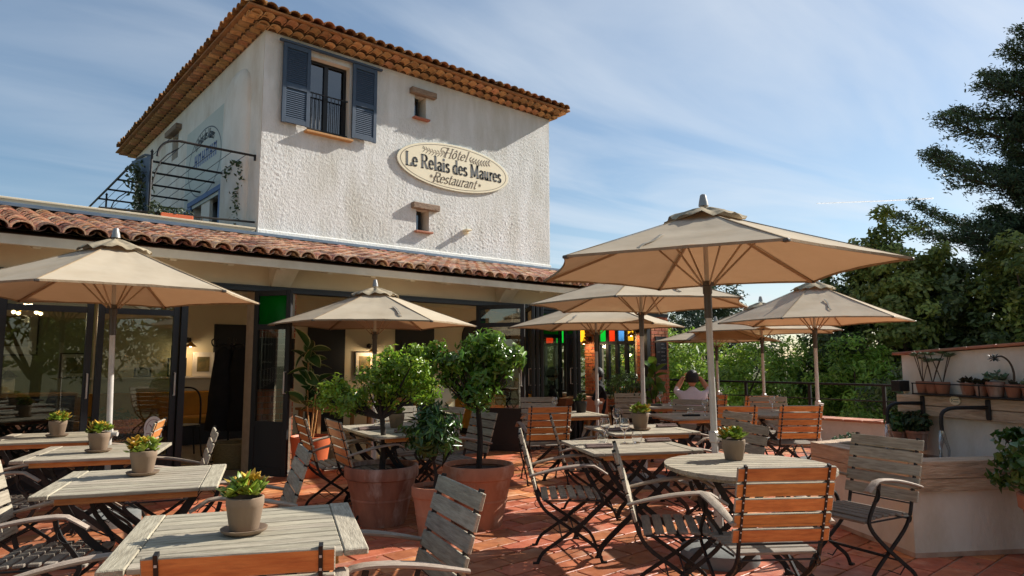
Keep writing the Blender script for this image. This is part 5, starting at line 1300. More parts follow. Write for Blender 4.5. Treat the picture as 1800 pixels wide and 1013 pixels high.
# rubber plant in a smooth orange pot
def big_leaf(name, L_, W, mats, droop=.2, n=6):
    mb = MB(); vs = []; fs = []; mi = []
    for i in range(n + 1):
        t = i / n; wd = W * .5 * math.sin(math.pi * (t ** .8)) ** .75 if 0 < t < 1 else .0015
        y = t * L_; z = -droop * L_ * t * t
        for u in (-1, -.82, 0, .82, 1): vs.append((u * wd, y, z + abs(u) * wd * .35))
    for i in range(n):
        for j in range(4): fs.append((i * 5 + j, i * 5 + j + 1, (i + 1) * 5 + j + 1, (i + 1) * 5 + j)); mi.append(1 if j in (0, 3) else 0)
    mb.add(vs, fs, mi); return mb.mesh(name, mats, 60)
def leafy(t, meshes, spots, seed):
    r = random.Random(seed)
    for (x, y, z, a, e, s_) in spots:
        T = Matrix.Translation((x, y, z)) @ Matrix.Rotation(R(a), 4, 'Z') @ Matrix.Rotation(R(e), 4, 'X') @ Matrix.Rotation(R(r.uniform(-75, 75)), 4, 'Y') @ Matrix.Scale(s_, 4)
        link('leaf', r.choice(meshes), t, mtx=T)
t = thing('rubber_plant', 'variegated rubber plant in an orange pot beside the open green-topped door', 'potted plant', (3.62, 8.02, 0))
part('pot', MB().lathe([(.16, 0), (.165, .02), (.205, .20), (.235, .40), (.245, .46), (.245, .49), (.235, .495), (.22, .47)], 32, cap1=False), 'orange_pot', t, 40)
part('soil', MB().lathe([(.0, .45), (.225, .44)], 20, cap0=False, cap1=False), 'soil', t)
st_m = MB()
for (a, b, c) in (((.0, 0, .44), (-.04, .02, .8), (-.06, .0, 1.55)), ((.03, .02, .44), (.07, .0, .8), (.06, .02, 1.15)), ((-.02, -.03, .44), (-.0, -.05, .75), (.02, -.06, 1.0))): st_m.tube(smooth_path([a, b, c]), .011, 6)
part('stem', st_m, 'pine_wood', t, 40)
r_ = random.Random(11); lm = [big_leaf('leaf', .27, .145, ['leaf_rubber', 'leaf_edge'], d_) for d_ in (.1, .25, .4)]; spots = []
for i in range(30):
    u = i / 30; z = .82 + .78 * u; bx = -.05 if u > .4 or i % 2 else .06
    spots.append((bx + r_.uniform(-.03, .03), r_.uniform(-.03, .03), z, i * 137 + r_.uniform(-20, 20), r_.uniform(-35, 70), r_.uniform(.8, 1.15)))
leafy(t, lm, spots, 12)
# box-like shrub in a dark tub and broad-leaved plant at the far right of the wing
t = thing('tub_shrub', 'rounded glossy shrub in a dark tub before the far brick piers', 'potted plant', (8.55, 7.15, 0))
part('tub', MB().lathe([(.19, 0), (.225, .62), (.24, .64), (.24, .68), (.21, .68), (.2, .6)], 28, cap1=False), 'black_panel', t, 40)
part('soil', MB().lathe([(.0, .62), (.2, .61)], 16, cap0=False, cap1=False), 'soil', t)
mb = MB()
for i in range(9): a = i * .7; mb.tube([(0, 0, .6), (.1 * math.cos(a), .1 * math.sin(a), .8), (.2 * math.cos(a), .2 * math.sin(a), .98)], .008, 5)
part('stems', mb, 'pine_wood', t, 30); link('crown', foliage([(0, 0, .98, .30, .30, .22)], 1500, .05, 'leaf_box', shell=.5, clump=90, csize=.07), t)
t = thing('broad_leaved_plant', 'broad-leaved plant standing by the brick corner pier', 'potted plant', (9.62, 7.35, 0))
part('pot', MB().lathe([(.16, 0), (.2, .38), (.21, .40), (.2, .42), (.18, .4)], 24, cap1=False), 'black_panel', t, 40)
part('stem', MB().tube([(0, 0, .3), (.02, .01, .8), (0, 0, 1.35)], .013, 6).tube([(0, 0, .3), (-.05, .03, .7), (-.12, .05, 1.1)], .01, 6), 'bark', t, 30)
lm = [big_leaf('leaf', .26, .17, ['leaf_fiddle', 'leaf_fiddle'], d_) for d_ in (.1, .3)]; r_ = random.Random(3)
leafy(t, lm, [(r_.uniform(-.1, .04), r_.uniform(-.05, .05), .65 + .72 * i / 20, i * 137, r_.uniform(-30, 65), r_.uniform(.8, 1.1)) for i in range(20)], 4)
# shrub in terracotta pot at the right edge
t = thing('jade_shrub', 'dark fleshy-leaved shrub in a terracotta pot cut by the right edge, before the fountain', 'potted plant', (5.80, 1.13, 0))
part('pot', MB().lathe([(.13, 0), (.15, .05), (.19, .40), (.215, .41), (.22, .50), (.205, .51), (.19, .49)], 30, cap1=False), 'terracotta', t, 40)
part('soil', MB().lathe([(.0, .47), (.19, .46)], 16, cap0=False, cap1=False), 'soil', t)
mb = MB(); r_ = random.Random(8)
for i in range(12):
    a = i * .55; e = (.26 * math.cos(a), .26 * math.sin(a), .68 + r_.random() * .26); mb.tube([(0, 0, .45), (e[0] * .4, e[1] * .4, .62), e], [.014, .01, .006], 6)
part('branches', mb, 'bark', t, 30)
link('crown', foliage([(-.08, .06, .80, .27, .27, .17), (.1, -.05, .70, .26, .26, .16), (.0, 0, .92, .24, .24, .12), (-.18, .12, .66, .16, .16, .10)], 1500, .062, 'leaf_small', wid=.7, shell=.3, clump=90, csize=.075, fold=.2), t)
t = thing('patio_pot', 'terracotta pots row end beside the yellow planter inside the restaurant', 'planter', (8.3, 10.6, 0))
t['label'] = 'square yellow planter with a dark bowl inside the restaurant'
part('box', MB().box((0, 0, .42), (.9, .5, .6), ch=.01), 'yellow', t); part('legs', MB().box((-.38, 0, .06), (.05, .4, .12)).box((.38, 0, .06), (.05, .4, .12)), 'black_iron', t)
part('bowl', MB().lathe([(.12, .72), (.19, .84), (.2, .98), (.16, .98)], 20, c=(0, 0, 0)), 'terracotta_dark', t, 40)
link('crown', foliage([(-.3, 0, .95, .15, .15, .2)], 300, .09, 'leaf_small', wid=.2, clump=20, csize=.1), t)

# ================================================================== FOUNTAIN
fo = thing('fountain_basin', 'stucco fountain trough rimmed with old oak beams and filled with dark water', 'fountain')
rimo = [(5.40, 1.89), (6.07, 2.93), (6.92, 2.74), (7.02, 2.36), (6.60, 1.20), (6.42, 1.22)]
cenx, ceny = 6.35, 2.0
def inset(poly, d):
    n = len(poly); out = []
    for i in range(n):
        p0, p1, p2 = Vector(poly[i - 1]), Vector(poly[i]), Vector(poly[(i + 1) % n])
        e0 = (p1 - p0).normalized(); e1 = (p2 - p1).normalized()
        ar = sum(poly[k][0] * poly[(k + 1) % n][1] - poly[(k + 1) % n][0] * poly[k][1] for k in range(n))
        s_ = 1 if ar > 0 else -1
        n0 = Vector((-e0.y, e0.x)) * s_; n1 = Vector((-e1.y, e1.x)) * s_
        b = (n0 + n1); b = b / max(.2, (b.length ** 2) / 2)
        out.append(tuple(p1 + b * d))
    return out
base_o = inset(rimo, .035)
inn = inset(rimo, .19)
mb = MB()
for i in range(6):
    j = (i + 1) % 6; a, b, c, d = base_o[i], base_o[j], inn[j], inn[i]
    mb.prism([a, b, c, d], 0.0, .462)
part('trough_wall', mb, 'render_wall', fo)
def beam(name, a, b, c, d, z0, z1, k, mats='old_wood', parent=fo):
    """mitred timber beam over the quad a-b (outer) c-d (inner); own origin so the grain follows it"""
    o = Vector((a[0], a[1], 0)); e = Vector((b[0] - a[0], b[1] - a[1], 0)); an = math.atan2(e.y, e.x)
    Ti = Matrix.Rotation(-an, 4, 'Z'); q = [Ti @ (Vector((p[0], p[1], 0)) - o) for p in (a, b, c, d)]
    mb = MB(); g = .004; q = [(q[0].x + g, q[0].y), (q[1].x - g, q[1].y), (q[2].x - g, q[2].y), (q[3].x + g, q[3].y)]
    bmx = MB().prism(q, z0, z1)
    return part(name, bmx, mats, parent, mtx=Matrix.Translation(o) @ Matrix.Rotation(an, 4, 'Z'))
for i in range(6):
    j = (i + 1) % 6
    if i == 3: continue
    if i in (5, 0): 
        bo = beam('lower_beam', rimo[i], rimo[j], inn[j], inn[i], .466, .555, i); beam('rim_beam', rimo[i], rimo[j], inn[j], inn[i], .560, .68, i)
    else: beam('rim_beam', rimo[i], rimo[j], inn[j], inn[i], .466, .68, i)
part('foot_stain', MB().prism(inset(rimo, .032), 0.001, .035), 'grout', fo)
part('water', MB().prism(inset(rimo, .17), .3, .575), 'water', fo)
# back wall
fw = thing('fountain_wall', 'cream wall with terracotta coping behind the fountain trough', 'wall')
W0 = Vector((7.13, 2.50, 0)); wd_ = Vector((-.40, -.917, 0)).normalized(); wo = Vector((wd_.y * -1, wd_.x, 0))  # wo points away from the trough
if wo.x < 0: wo = -wo
def wp(s_, d_, z): p = W0 + wd_ * s_ + wo * d_; return (p.x, p.y, z)
mb = MB(); s0, s1 = 0.0, 2.6
mb.add([wp(s0, 0, -.2), wp(s1, 0, -.2), wp(s1, .24, -.2), wp(s0, .24, -.2), wp(s0, 0, 1.455), wp(s1, 0, 1.60), wp(s1, .24, 1.60), wp(s0, .24, 1.455)], [(0, 1, 2, 3), (7, 6, 5, 4), (4, 5, 1, 0), (5, 6, 2, 1), (6, 7, 3, 2), (7, 4, 0, 3)])
part('wall', mb, 'render_wall', fw)
wan = math.atan2(wd_.y, wd_.x); wtilt = math.atan2(.145, 2.6)
cm_ = MB().box((0, 0, 0), (.255, .36, .024), ch=.004).mesh('coping_tile', 'coping')
for i in range(11):
    s_ = -.03 + i * .262; p = wp(s_ + .1, .12, 1.474 + (s_ + .1) * .0558 + (i % 2) * .001)
    link('coping_tile', cm_, fw, mtx=Matrix.Translation(p) @ Matrix.Rotation(wan, 4, 'Z') @ Matrix.Rotation(-wtilt, 4, 'Y'))
def wall_box(name, s_, d_, z, L_, D_, H_, m_, parent, ch=.0, **k):
    return part(name, MB().box((0, 0, 0), (L_, D_, H_), ch=ch), m_, parent, mtx=Matrix.Translation(wp(s_, d_, z)) @ Matrix.Rotation(wan, 4, 'Z'), **k)
bm_ = thing('spout_beam', 'old oak beam fixed to the wall carrying the two fountain spouts', 'beam')
wall_box('beam', 1.30, -.055, 1.045, 2.58, .10, .09, 'old_wood', bm_, .006); wall_box('beam', 1.30, -.052, .950, 2.58, .095, .09, 'old_wood', bm_, .006)
sh = thing('pot_shelf', 'thin iron shelf with a front rail along the fountain wall', 'shelf')
wall_box('shelf_board', 1.40, -.09, 1.104, 2.3, .17, .012, 'black_iron', sh)
wall_box('front_rail', 1.40, -.172, 1.20, 2.3, .006, .010, 'black_iron', sh)
for s_ in (.26, .9, 1.6, 2.3): wall_box('upright', s_, -.172, 1.152, .008, .008, .09, 'black_iron', sh)
tag(wall_box('bracket', .02, -.05, 1.165, .10, .14, .10, 'black_iron', None, .004), 'black metal box at the left end of the fountain wall shelf', 'bracket')
sgp = thing('wall_plaque', 'small cream oval plaque between the two spouts', 'sign')
mb = MB(); pr = [(.05 * math.cos(2 * math.pi * k / 24), .040 * math.sin(2 * math.pi * k / 24)) for k in range(24)]
Twp = lambda s_, d_, z: Matrix.Translation(wp(s_, d_, z)) @ Matrix.Rotation(wan, 4, 'Z') @ Matrix.Rotation(R(90), 4, 'X')
mb.prism(pr, -.0, .012); po_ = part('plate', mb, 'sign_cream', sgp, mtx=Twp(.63, -.108, 1.062))
mb = MB(); 
for z in (-.012, .008): mb.box((.012, z, .013), (.05, .005, .002))
mb.tube([(-.028, -.014, .013), (-.022, 0, .013), (-.030, .014, .013)], .003, 4)
part('print', mb, 'leaf_vine', sgp, mtx=Twp(.63, -.108, 1.062))
def spout(s_, label, lenx):
    t = thing('water_spout', label, 'spout')
    p0 = Vector(wp(s_, -.105, 1.02)); ld = (-wo * .62 + Vector((-.66, .75, 0)) * .78).normalized()
    mb = MB(); a = p0 + ld * lenx
    pts = [p0, p0 + ld * lenx * .5, p0 + ld * lenx * .82 + Vector((0, 0, -.005)), a + Vector((0, 0, -.04)), a + ld * .015 + Vector((0, 0, -.10)), a + ld * .015 + Vector((0, 0, -.185))]
    mb.tube(smooth_path(pts, 3), .0155, 9); part('pipe', mb, 'black_iron', t, 40)
    part('plate', MB().box((0, 0, 0), (.045, .02, .17), ch=.008), 'black_iron', t, mtx=Matrix.Translation(wp(s_, -.112, 1.0)) @ Matrix.Rotation(wan, 4, 'Z'))
    e = a + ld * .015 + Vector((0, 0, -.185)); wb = MB(); n = 14
    for j in range(3):
        q = [e + Vector((.010 * math.cos(j * 2.1), .010 * math.sin(j * 2.1), 0)), e + Vector((.022 * math.cos(j * 2.1 + .4), .022 * math.sin(j * 2.1 + .4), -.08)), e + Vector((.040 * math.cos(j * 2.1 + .8), .040 * math.sin(j * 2.1 + .8), -.16)), e + Vector((.03 * math.cos(j * 2.1 + 1.2), .03 * math.sin(j * 2.1 + 1.2), .577 - e.z))]
        wb.tube(smooth_path(q, 3), [.012, .014, .015, .014, .013, .012, .010, .009, .008, .007], 6)
    tag(part('falling_water', wb, 'splash', None, 50), 'water falling from the ' + ('left' if s_ < .5 else 'right') + ' spout into the trough', 'water')
spout(.30, 'left black gooseneck spout over the trough', .33); spout(.92, 'right black gooseneck spout over the trough', .40)
# pots on the shelf
def shelf_pot(s_, kind, lab, sc_=1.0, seed=1):
    p = wp(s_, -.09, 1.111); t = thing('shelf_pot', lab, 'potted plant', p, seed * .8, 'small terracotta pots on the fountain shelf')
    mb = MB(); pot_geo(mb, .88 * sc_); part('pot', mb, 'terracotta_dark', t, 40); zt = .105 * sc_; r = random.Random(seed)
    if kind == 'tree':
        st = MB(); lv = MB()
        for i in range(4):
            a = i * 1.6 + r.random(); h_ = .11 + .14 * r.random(); e = Vector((.06 * math.cos(a) * (1 + r.random()), .06 * math.sin(a), zt + h_)); st.tube([(0, 0, zt - .02), (e.x * .5, e.y * .5, zt + h_ * .5), tuple(e)], .004, 5)
            for k in range(13): b = k * .7; fat_leaf(lv, e, (math.cos(b), math.sin(b), .25 + .35 * (k % 2)), .052, .026, .004, r.random())
        part('stems', st, 'bark', t, 30); part('leaves', lv, 'leaf_sed', t, 30)
    elif kind == 'arch':
        t.rotation_euler = (0, 0, R(49)); st = MB(); q = smooth_path([(0, 0, zt - .02), (0, -.01, zt + .09), (0, .02, zt + .18), (0, .08, zt + .225), (0, .14, zt + .21)], 3)
        st.tube(q, [.010 - .004 * i / len(q) for i in range(len(q))], 6); lv = MB()
        for k in range(14): b = k * .9; fat_leaf(lv, q[-1], (math.cos(b), .3 + math.sin(b), math.sin(b * 1.7) * .8), .05, .018, .004, r.random())
        succulent(lv, 0, 0, zt - .01, 10, .03, .03, .03, .018, 4); part('stem', st, 'bark', t, 40); part('leaves', lv, 'leaf_dark', t, 30)
    else:
        lv = MB(); succulent(lv, 0, 0, zt - .01, 26 if kind == 'big' else 16, .075 if kind == 'big' else .045, .11 if kind == 'big' else .045, .045, .03, seed)
        part('leaves', lv, {'big': 'leaf_sed', 'dark': 'leaf_dark', 'low': 'leaf_sed', 'green': 'leaf_vine'}[kind], t, 30)
for i, (s_, k, lab, sc_) in enumerate([(.30, 'tree', 'branching aeonium in the leftmost pot on the fountain shelf', 1.0), (.40, 'tree', 'shorter branching aeonium, second pot from the left on the shelf', 1.0), (.50, 'tree', 'branching aeonium in the third pot from the left on the shelf', 1.0),
    (.74, 'dark', 'dark rosette pot left of the big blue green rosette', 1.0), (.86, 'dark', 'dark leaved pot directly left of the big blue green rosette', .9), (.98, 'big', 'big blue green rosette in the middle of the shelf', 1.15), (1.13, 'arch', 'pot whose dark rosette hangs on a long arching stem', 1.0),
    (1.26, 'low', 'low pot just right of the arching stem', 1.0), (1.38, 'low', 'pale spiky succulent, second pot right of the arching stem', 1.1), (1.52, 'dark', 'dark succulent near the right edge of the photo on the shelf', 1.0), (1.66, 'tree', 'succulent at the far right of the shelf', 1.0), (1.8, 'low', 'last pot of the shelf beyond the photo edge', 1.0)]): shelf_pot(s_, k, lab, sc_, i + 1)
def floor_pot(lab, x, y, z, r, h, lf, n, sz, blobs, potm='terracotta_dark'):
    t = thing('potted_plant', lab, 'potted plant', (x, y, z))
    part('pot', MB().lathe([(r * .7, 0), (r * .92, h * .85), (r, h * .87), (r, h), (r * .9, h), (r * .86, h * .9)], 26, cap1=False), potm, t, 40); part('soil', MB().lathe([(0, h * .9), (r * .88, h * .88)], 14, cap0=False, cap1=False), 'soil', t)
    link('leaves', foliage(blobs, n, sz, lf, wid=.5, shell=.2, fold=.2), t)
floor_pot('wide terracotta bowl of pale succulents at the back corner of the trough', 6.98, 2.92, .43, .17, .12, 'leaf_sed', 500, .05, [(0, 0, .16, .20, .17, .10), (-.14, .1, .14, .12, .1, .09)])
floor_pot('dark plant in a terracotta pot on the trough edge under the left spout', 6.93, 2.50, .60, .085, .15, 'leaf_small', 260, .06, [(0, 0, .23, .10, .10, .10)])
floor_pot('second dark pot on the trough edge between the spouts', 6.88, 2.32, .60, .095, .17, 'leaf_vine', 260, .06, [(0, 0, .24, .11, .11, .10)])
tag(part('handle', MB().tube(smooth_path([(4.98, 2.34, .30), (4.98, 2.34, .46), (5.05, 2.29, .47), (5.09, 2.27, .40), (5.05, 2.29, .33), (4.99, 2.33, .33)], 3), .014, 6), 'black_iron', None, 40), 'curved black iron handle low beside the fountain trough', 'handle')

# ================================================================== ROOF TERRACE PERGOLA
pg = thing('iron_pergola', 'black iron pergola with curved arms on the roof terrace left of the tower', 'pergola')
PXo = 2.42
for i, (y, z) in enumerate(((11.22, 4.86), (12.6, 4.84), (13.3, 4.82), (14.2, 4.81), (15.1, 4.80), (16.0, 4.78), (17.4, 4.78), (19.0, 4.78))):
    if i == 0: pts = [(3.93, y, z), (3.0, y, z), (2.72, y, z), (2.55, y, z - .06), (2.46, y, z - .18), (2.44, y, z - .30)]
    else: pts = [(3.93, y, z), (PXo, y, z)]
    part('arm', MB().tube(smooth_path(pts, 3) if i == 0 else pts, .020, 6).box((3.925, y, z - .03), (.03, .03, .10)), 'black_iron', pg)
part('outer_rail', MB().tube(smooth_path([(2.38, 11.3, 4.56), (PXo, 12.4, 4.80), (PXo, 15, 4.80), (PXo, 18, 4.78), (PXo, 20, 4.70)], 3), .022, 6), 'black_iron', pg)
for k, y in enumerate((11.25, 14.8, 18.5)):
    part('post', MB().tube([(2.37, y, 3.5), (2.37, y, 4.62)], .018, 6).lathe([(.028, 0), (.0, .05)], 6, c=(2.37, y, 4.62)), 'black_iron', pg)
    part('bracket', MB().tube(smooth_path([(2.37, y, 4.0), (2.5, y + .02, 4.5), (2.75, y + .03, 4.76)], 3), .011, 5), 'black_iron', pg)
wr = MB()
for i in range(6): x = 2.6 + i * .24; wr.tube([(x, 11.22, 4.87), (x, 19.5, 4.80)], .005, 4)
part('wires', wr, 'black_iron', pg)
bp_ = MB(); pp = [(11.28, 4.56), (12.6, 4.78), (12.25, 4.45), (11.75, 4.1), (11.5, 3.62), (11.28, 3.62)]
bp_.prism(pp, 0, .012); bp_.v = [(2.35 + v[2], v[0], v[1]) for v in bp_.v]; part('brace_panel', bp_, 'blue_shutter', pg)
gr = thing('terrace_rail', 'black rail along the roof terrace parapet', 'railing')
part('rail', MB().tube([(1.69, 11.1, 3.62), (3.92, 11.1, 3.70)], .018, 6), 'black_iron', gr)
for x in (1.9, 3.1): part('post', MB().tube([(x, 11.1, 3.55), (x, 11.1, 3.65)], .012, 5), 'black_iron', gr)
fb = thing('flower_box', 'long terracotta flower box on the roof terrace parapet', 'planter', (2.72, 11.10, 3.54))
part('box', MB().box((0, 0, .06), (.46, .15, .11), ch=.008), 'orange_pot', fb); link('leaves', foliage([(0, 0, .16, .24, .08, .07), (-.3, 0, .16, .12, .08, .12)], 420, .045, 'leaf_vine'), fb)
def vine(lab, path, n, sz, rad, seed, flow=False):
    t = thing('climbing_vine', lab, 'climbing plant'); q = smooth_path(path, 5); part('stem', MB().tube(q, .006, 5), 'bark', t)
    r = np.random.default_rng(seed); qa = np.array([tuple(p) for p in q]); idx = r.integers(0, len(qa), n); pos = qa[idx] + r.normal(size=(n, 3)) * rad
    nr = unit(r.normal(size=(n, 3)) + np.array([-.4, -.8, .3])); ld = unit(np.cross(nr, r.normal(size=(n, 3))))
    link('leaves', leaf_mesh('leaves', pos, nr, ld, sz * (.6 + .8 * r.random(n)), 'leaf_vine', .5), t)
vine('trailing vine on the tower side wall at the end of the pergola', [(3.88, 11.82, 3.6), (3.86, 11.74, 4.0), (3.86, 11.8, 4.3), (3.87, 11.7, 4.72), (3.86, 11.9, 4.86), (3.84, 12.3, 4.7)], 330, .075, .05, 3)
vine('vine twined around the pergola post', [(2.30, 11.4, 3.6), (2.28, 11.5, 3.9), (2.32, 11.6, 4.2), (2.28, 11.8, 4.45)], 420, .075, .075, 4)

# ================================================================== LAMPS, BOARDS, INTERIOR
def wall_lamp(lab, x, y, z, ang, lit=True):
    t = thing('wall_lamp', lab, 'wall lamp', (x, y, z), R(ang), 'brass wall lamps')
    mb = MB(); mb.lathe([(.05, 0), (.05, .02)], 14, T=Matrix.Rotation(R(90), 3, 'X')); mb.tube(smooth_path([(0, -.02, 0), (0, -.12, .03), (0, -.2, .02), (0, -.21, -.05)], 3), .009, 6); part('arm', mb, 'black_iron', t, 40)
    part('shade', MB().lathe([(.02, -.04), (.035, -.06), (.10, -.115), (.105, -.12), (.095, -.115), (.03, -.065)], 18, c=(0, -.21, 0), cap0=True, cap1=False), 'brass', t, 40)
    if lit: part('bulb', MB().lathe([(.0, -.13), (.02, -.12), (.024, -.10), (.015, -.08)], 10, c=(0, -.21, 0), cap0=False), 'bulb', t, 40)
wall_lamp('brass wall lamp on the brick pier left of the green glass pane', 11.02, 10.15, 1.88, -90)
wall_lamp('brass wall lamp in front of the amber pane by the corner pier', 11.02, 8.83, 2.02, -90)
wall_lamp('black wall lamp with two lit bulbs above the picture ledge', 3.42, 12.78, 1.78, 0)
wall_lamp('wall lamp between the inner doors behind the citrus', 7.0, 12.78, 1.72, 0)
def chalkboard(lab, x, y, z, w_, h_, rz, seed, star=False):
    t = thing('chalkboard', lab, 'chalkboard', (x, y, z), rz)
    part('board', MB().box((0, 0, 0), (w_, .02, h_)), 'slate', t); fr = MB()
    for s_ in (-1, 1): fr.box((s_ * w_ / 2, 0, 0), (.02, .03, h_ + .02)).box((0, 0, s_ * h_ / 2), (w_ - .02, .03, .02))
    part('frame', fr, 'black_panel', t); r = random.Random(seed); mb = MB(); n = int(h_ / .085)
    for i in range(n):   # illegible chalk handwriting
        z_ = h_ / 2 - .07 - i * (h_ - .1) / n; x0 = -w_ / 2 + .04
        for seg in ((x0, x0 + w_ * .28) if i % 3 == 0 else None, (x0 + w_ * .38, x0 + w_ * (.62 + .28 * r.random()))):
            if not seg: continue
            k = 0; q = []
            while seg[0] + k * .011 < seg[1]: q.append((seg[0] + k * .011, z_ + (.014 if k % 2 else -.008) * r.uniform(.4, 1.3))); k += 1
            if len(q) > 1: pen(mb, q, .0035, .0035, lambda a, b: (a, -.0115, b))
    part('chalk_marks', mb, 'chalk', t)
chalkboard('tall chalkboard on the brick pier behind the open door leaf', 3.34, 8.49, 1.38, .44, .62, 0, 3)
chalkboard('small chalkboard on the brick corner pier', 11.33, 8.49, 1.55, .34, .66, 0, 5)
lg = thing('picture_ledge', 'white picture ledge on the wall inside the restaurant', 'shelf'); part('board', MB().box((2.9, 12.72, 1.13), (2.0, .16, .03)), 'paper', lg)
def picture(lab, x, y, z, w_, h_, m1, tilt=0.0):
    t = thing('framed_picture', lab, 'picture', (x, y, z), 0, 'framed pictures inside the restaurant'); fr = MB(); b = .022
    for s_ in (-1, 1): fr.box((s_ * (w_ / 2 - b / 2), 0, h_ / 2), (b, .025, h_)).box((0, 0, h_ / 2 + s_ * (h_ / 2 - b / 2)), (w_ - 2 * b, .025, b))
    part('frame', fr, m1, t); part('mount', MB().box((0, .004, h_ / 2), (w_ - 2 * b, .01, h_ - 2 * b)), 'paper', t); part('print', MB().box((0, -.003, h_ / 2), (w_ * .58, .006, h_ * .62)), 'picture', t)
picture('small dark framed picture at the left of the ledge', 2.72, 12.70, 1.146, .26, .16, 'black_panel'); picture('dark framed picture standing on the white ledge', 3.25, 12.70, 1.146, .30, .32, 'black_panel')
picture('white framed picture standing on the white ledge left of the coats', 3.68, 12.70, 1.146, .36, .42, 'paper')
picture('framed picture on the wall behind the citrus', 6.9, 12.76, 1.10, .45, .5, 'black_panel'); picture('dark framed picture seen through the left glass doors', .95, 12.76, 1.5, .6, .75, 'black_panel')
picture('large dark picture on the green wall behind the left glass', -.9, 12.76, .95, 1.3, 1.2, 'black_panel'); picture('framed picture seen through the glass right of the left umbrella pole', 1.75, 12.70, 1.146, .42, .4, 'black_panel')
bn = thing('banquette', 'ochre banquette along the interior wall behind the glass doors', 'bench'); part('seat', MB().box((2.5, 12.45, .42), (2.6, .5, .12), ch=.02), 'ochre', bn); part('back', MB().box((2.5, 12.7, .68), (2.6, .12, .42), ch=.02), 'ochre', bn); part('plinth', MB().box((2.5, 12.5, .18), (2.6, .42, .35)), 'black_panel', bn)
cs = thing('coat_stand', 'tall black coat stand loaded with dark coats inside the open door', 'coat stand', (3.28, 10.0, 0))
mb = MB(); mb.tube([(0, 0, .1), (0, 0, 1.75)], .016, 8)
for k in range(6):
    a = k * 1.05; c_, s_ = math.cos(a), math.sin(a); mb.tube(smooth_path([(0, 0, 1.62), (c_ * .14, s_ * .14, 1.66), (c_ * .25, s_ * .25, 1.62), (c_ * .28, s_ * .28, 1.70), (c_ * .22, s_ * .22, 1.74)], 3), .010, 5)
    mb.tube(smooth_path([(0, 0, .25), (c_ * .12, s_ * .12, .22), (c_ * .22, s_ * .22, .12), (c_ * .26, s_ * .26, .02), (c_ * .18, s_ * .18, .02)], 3), .010, 5)
part('stand', mb, 'black_iron', cs, 30)
for k, (x, y, h_, w_) in enumerate(((.12, -.1, 1.35, .22), (-.12, .02, 1.3, .2), (.1, .15, 1.25, .22))):
    c_ = MB(); c_.lathe([(.02, 1.62), (w_ * .5, 1.55), (w_ * .75, 1.3), (w_ * .8, .9), (w_ * .95, .45), (w_ * .9, .44)], 14, c=(x, y, 0)); r = random.Random(k)
    c_.v = [(a + .02 * math.sin(cc * 5 + b * 20), b + .02 * math.sin(a * 30), cc) for a, b, cc in c_.v]
    tag(part('coat', c_, 'black_cloth', None, 60, loc=(3.28, 10.0, 0)), ('long black coat on the front hook of the coat stand', 'black coat on the left hook of the coat stand', 'black coat on the rear hook of the coat stand')[k], 'coat')
bk = tag(part('basket', MB().lathe([(.22, 0), (.26, .12), (.255, .32), (.235, .33), (.24, .1)], 26, cap1=False, c=(3.15, 9.35, .01)), 'wicker', None, 40), 'round pale wicker basket at the foot of the coat stand', 'basket')
def inner_table(lab, x, y, a, w_=.7, d_=.7, cloth='pine_wood'):
    t = thing('dining_table', lab, 'table', (x, y, 0), R(a)); part('top', MB().box((0, 0, .74), (w_, d_, .035), ch=.006), cloth, t)
    for sx in (-1, 1):
        for sy in (-1, 1): part('leg', MB().box((sx * (w_ / 2 - .06), sy * (d_ / 2 - .06), .36), (.05, .05, .72)), 'pine_wood', t)
    return t
inner_table('wooden dining table inside the opening left of the citrus', 4.55, 8.95, 0, 1.2, .7)
inner_table('wooden dining table inside behind the brown backed chair', 5.9, 10.2, 0, 1.0, .7)
tt = inner_table('dining table with a terracotta cloth between the two seated guests', 8.72, 8.35, -20, .8, .7, 'orange_cloth')
part('cloth_drop', MB().box((0, -.358, .56), (.8, .008, .34)).box((-.405, 0, .56), (.008, .7, .34)), 'orange_cloth', tt)
tag(part('bottle', MB().lathe([(.03, 0), (.032, .02), (.032, .12), (.012, .16), (.012, .2)], 12, c=(8.78, 8.4, .76)).lathe([(.02, 0), (.02, .08)], 10, c=(8.68, 8.34, .76)), 'alu', None, 40), 'small cruet bottles on the terracotta table cloth', 'bottle')
st = thing('wooden_stool', 'pale wooden stool under the guest in black', 'stool', (9.02, 7.98, 0), R(20)); part('seat', MB().box((0, 0, .46), (.42, .38, .05), ch=.01), 'pine_wood', st)
for sx in (-1, 1):
    for sy in (-1, 1): part('leg', MB().box((sx * .17, sy * .15, .22), (.045, .045, .44)), 'pine_wood', st)
lamp = thing('table_lamp', 'cream table lamp seen through the left glass doors', 'lamp', (-.35, 9.6, 0)); part('stand', MB().tube([(0, 0, 0), (0, 0, 1.1)], .012, 6).lathe([(.14, 0), (.14, .02)], 18), 'alu', lamp); part('shade', MB().lathe([(.16, 1.05), (.10, 1.28)], 20, cap0=False, cap1=False), 'paper', lamp, 40)
cab = thing('side_cabinet', 'dark sideboard behind the left glass doors', 'cabinet', (.9, 10.6, 0)); part('body', MB().box((0, 0, .5), (1.1, .5, .95), ch=.01), 'black_panel', cab); part('top', MB().box((0, 0, .99), (1.16, .56, .03)), 'pine_wood', cab)
lant = thing('lantern', 'pale lantern on the dark sideboard behind the glass', 'lantern', (.75, 10.5, 1.006)); part('body', MB().box((0, 0, .11), (.13, .13, .2), ch=.006), 'paper', lant); part('roof', MB().lathe([(.10, .21), (.02, .29), (.0, .33)], 8, cap1=False), 'black_iron', lant)
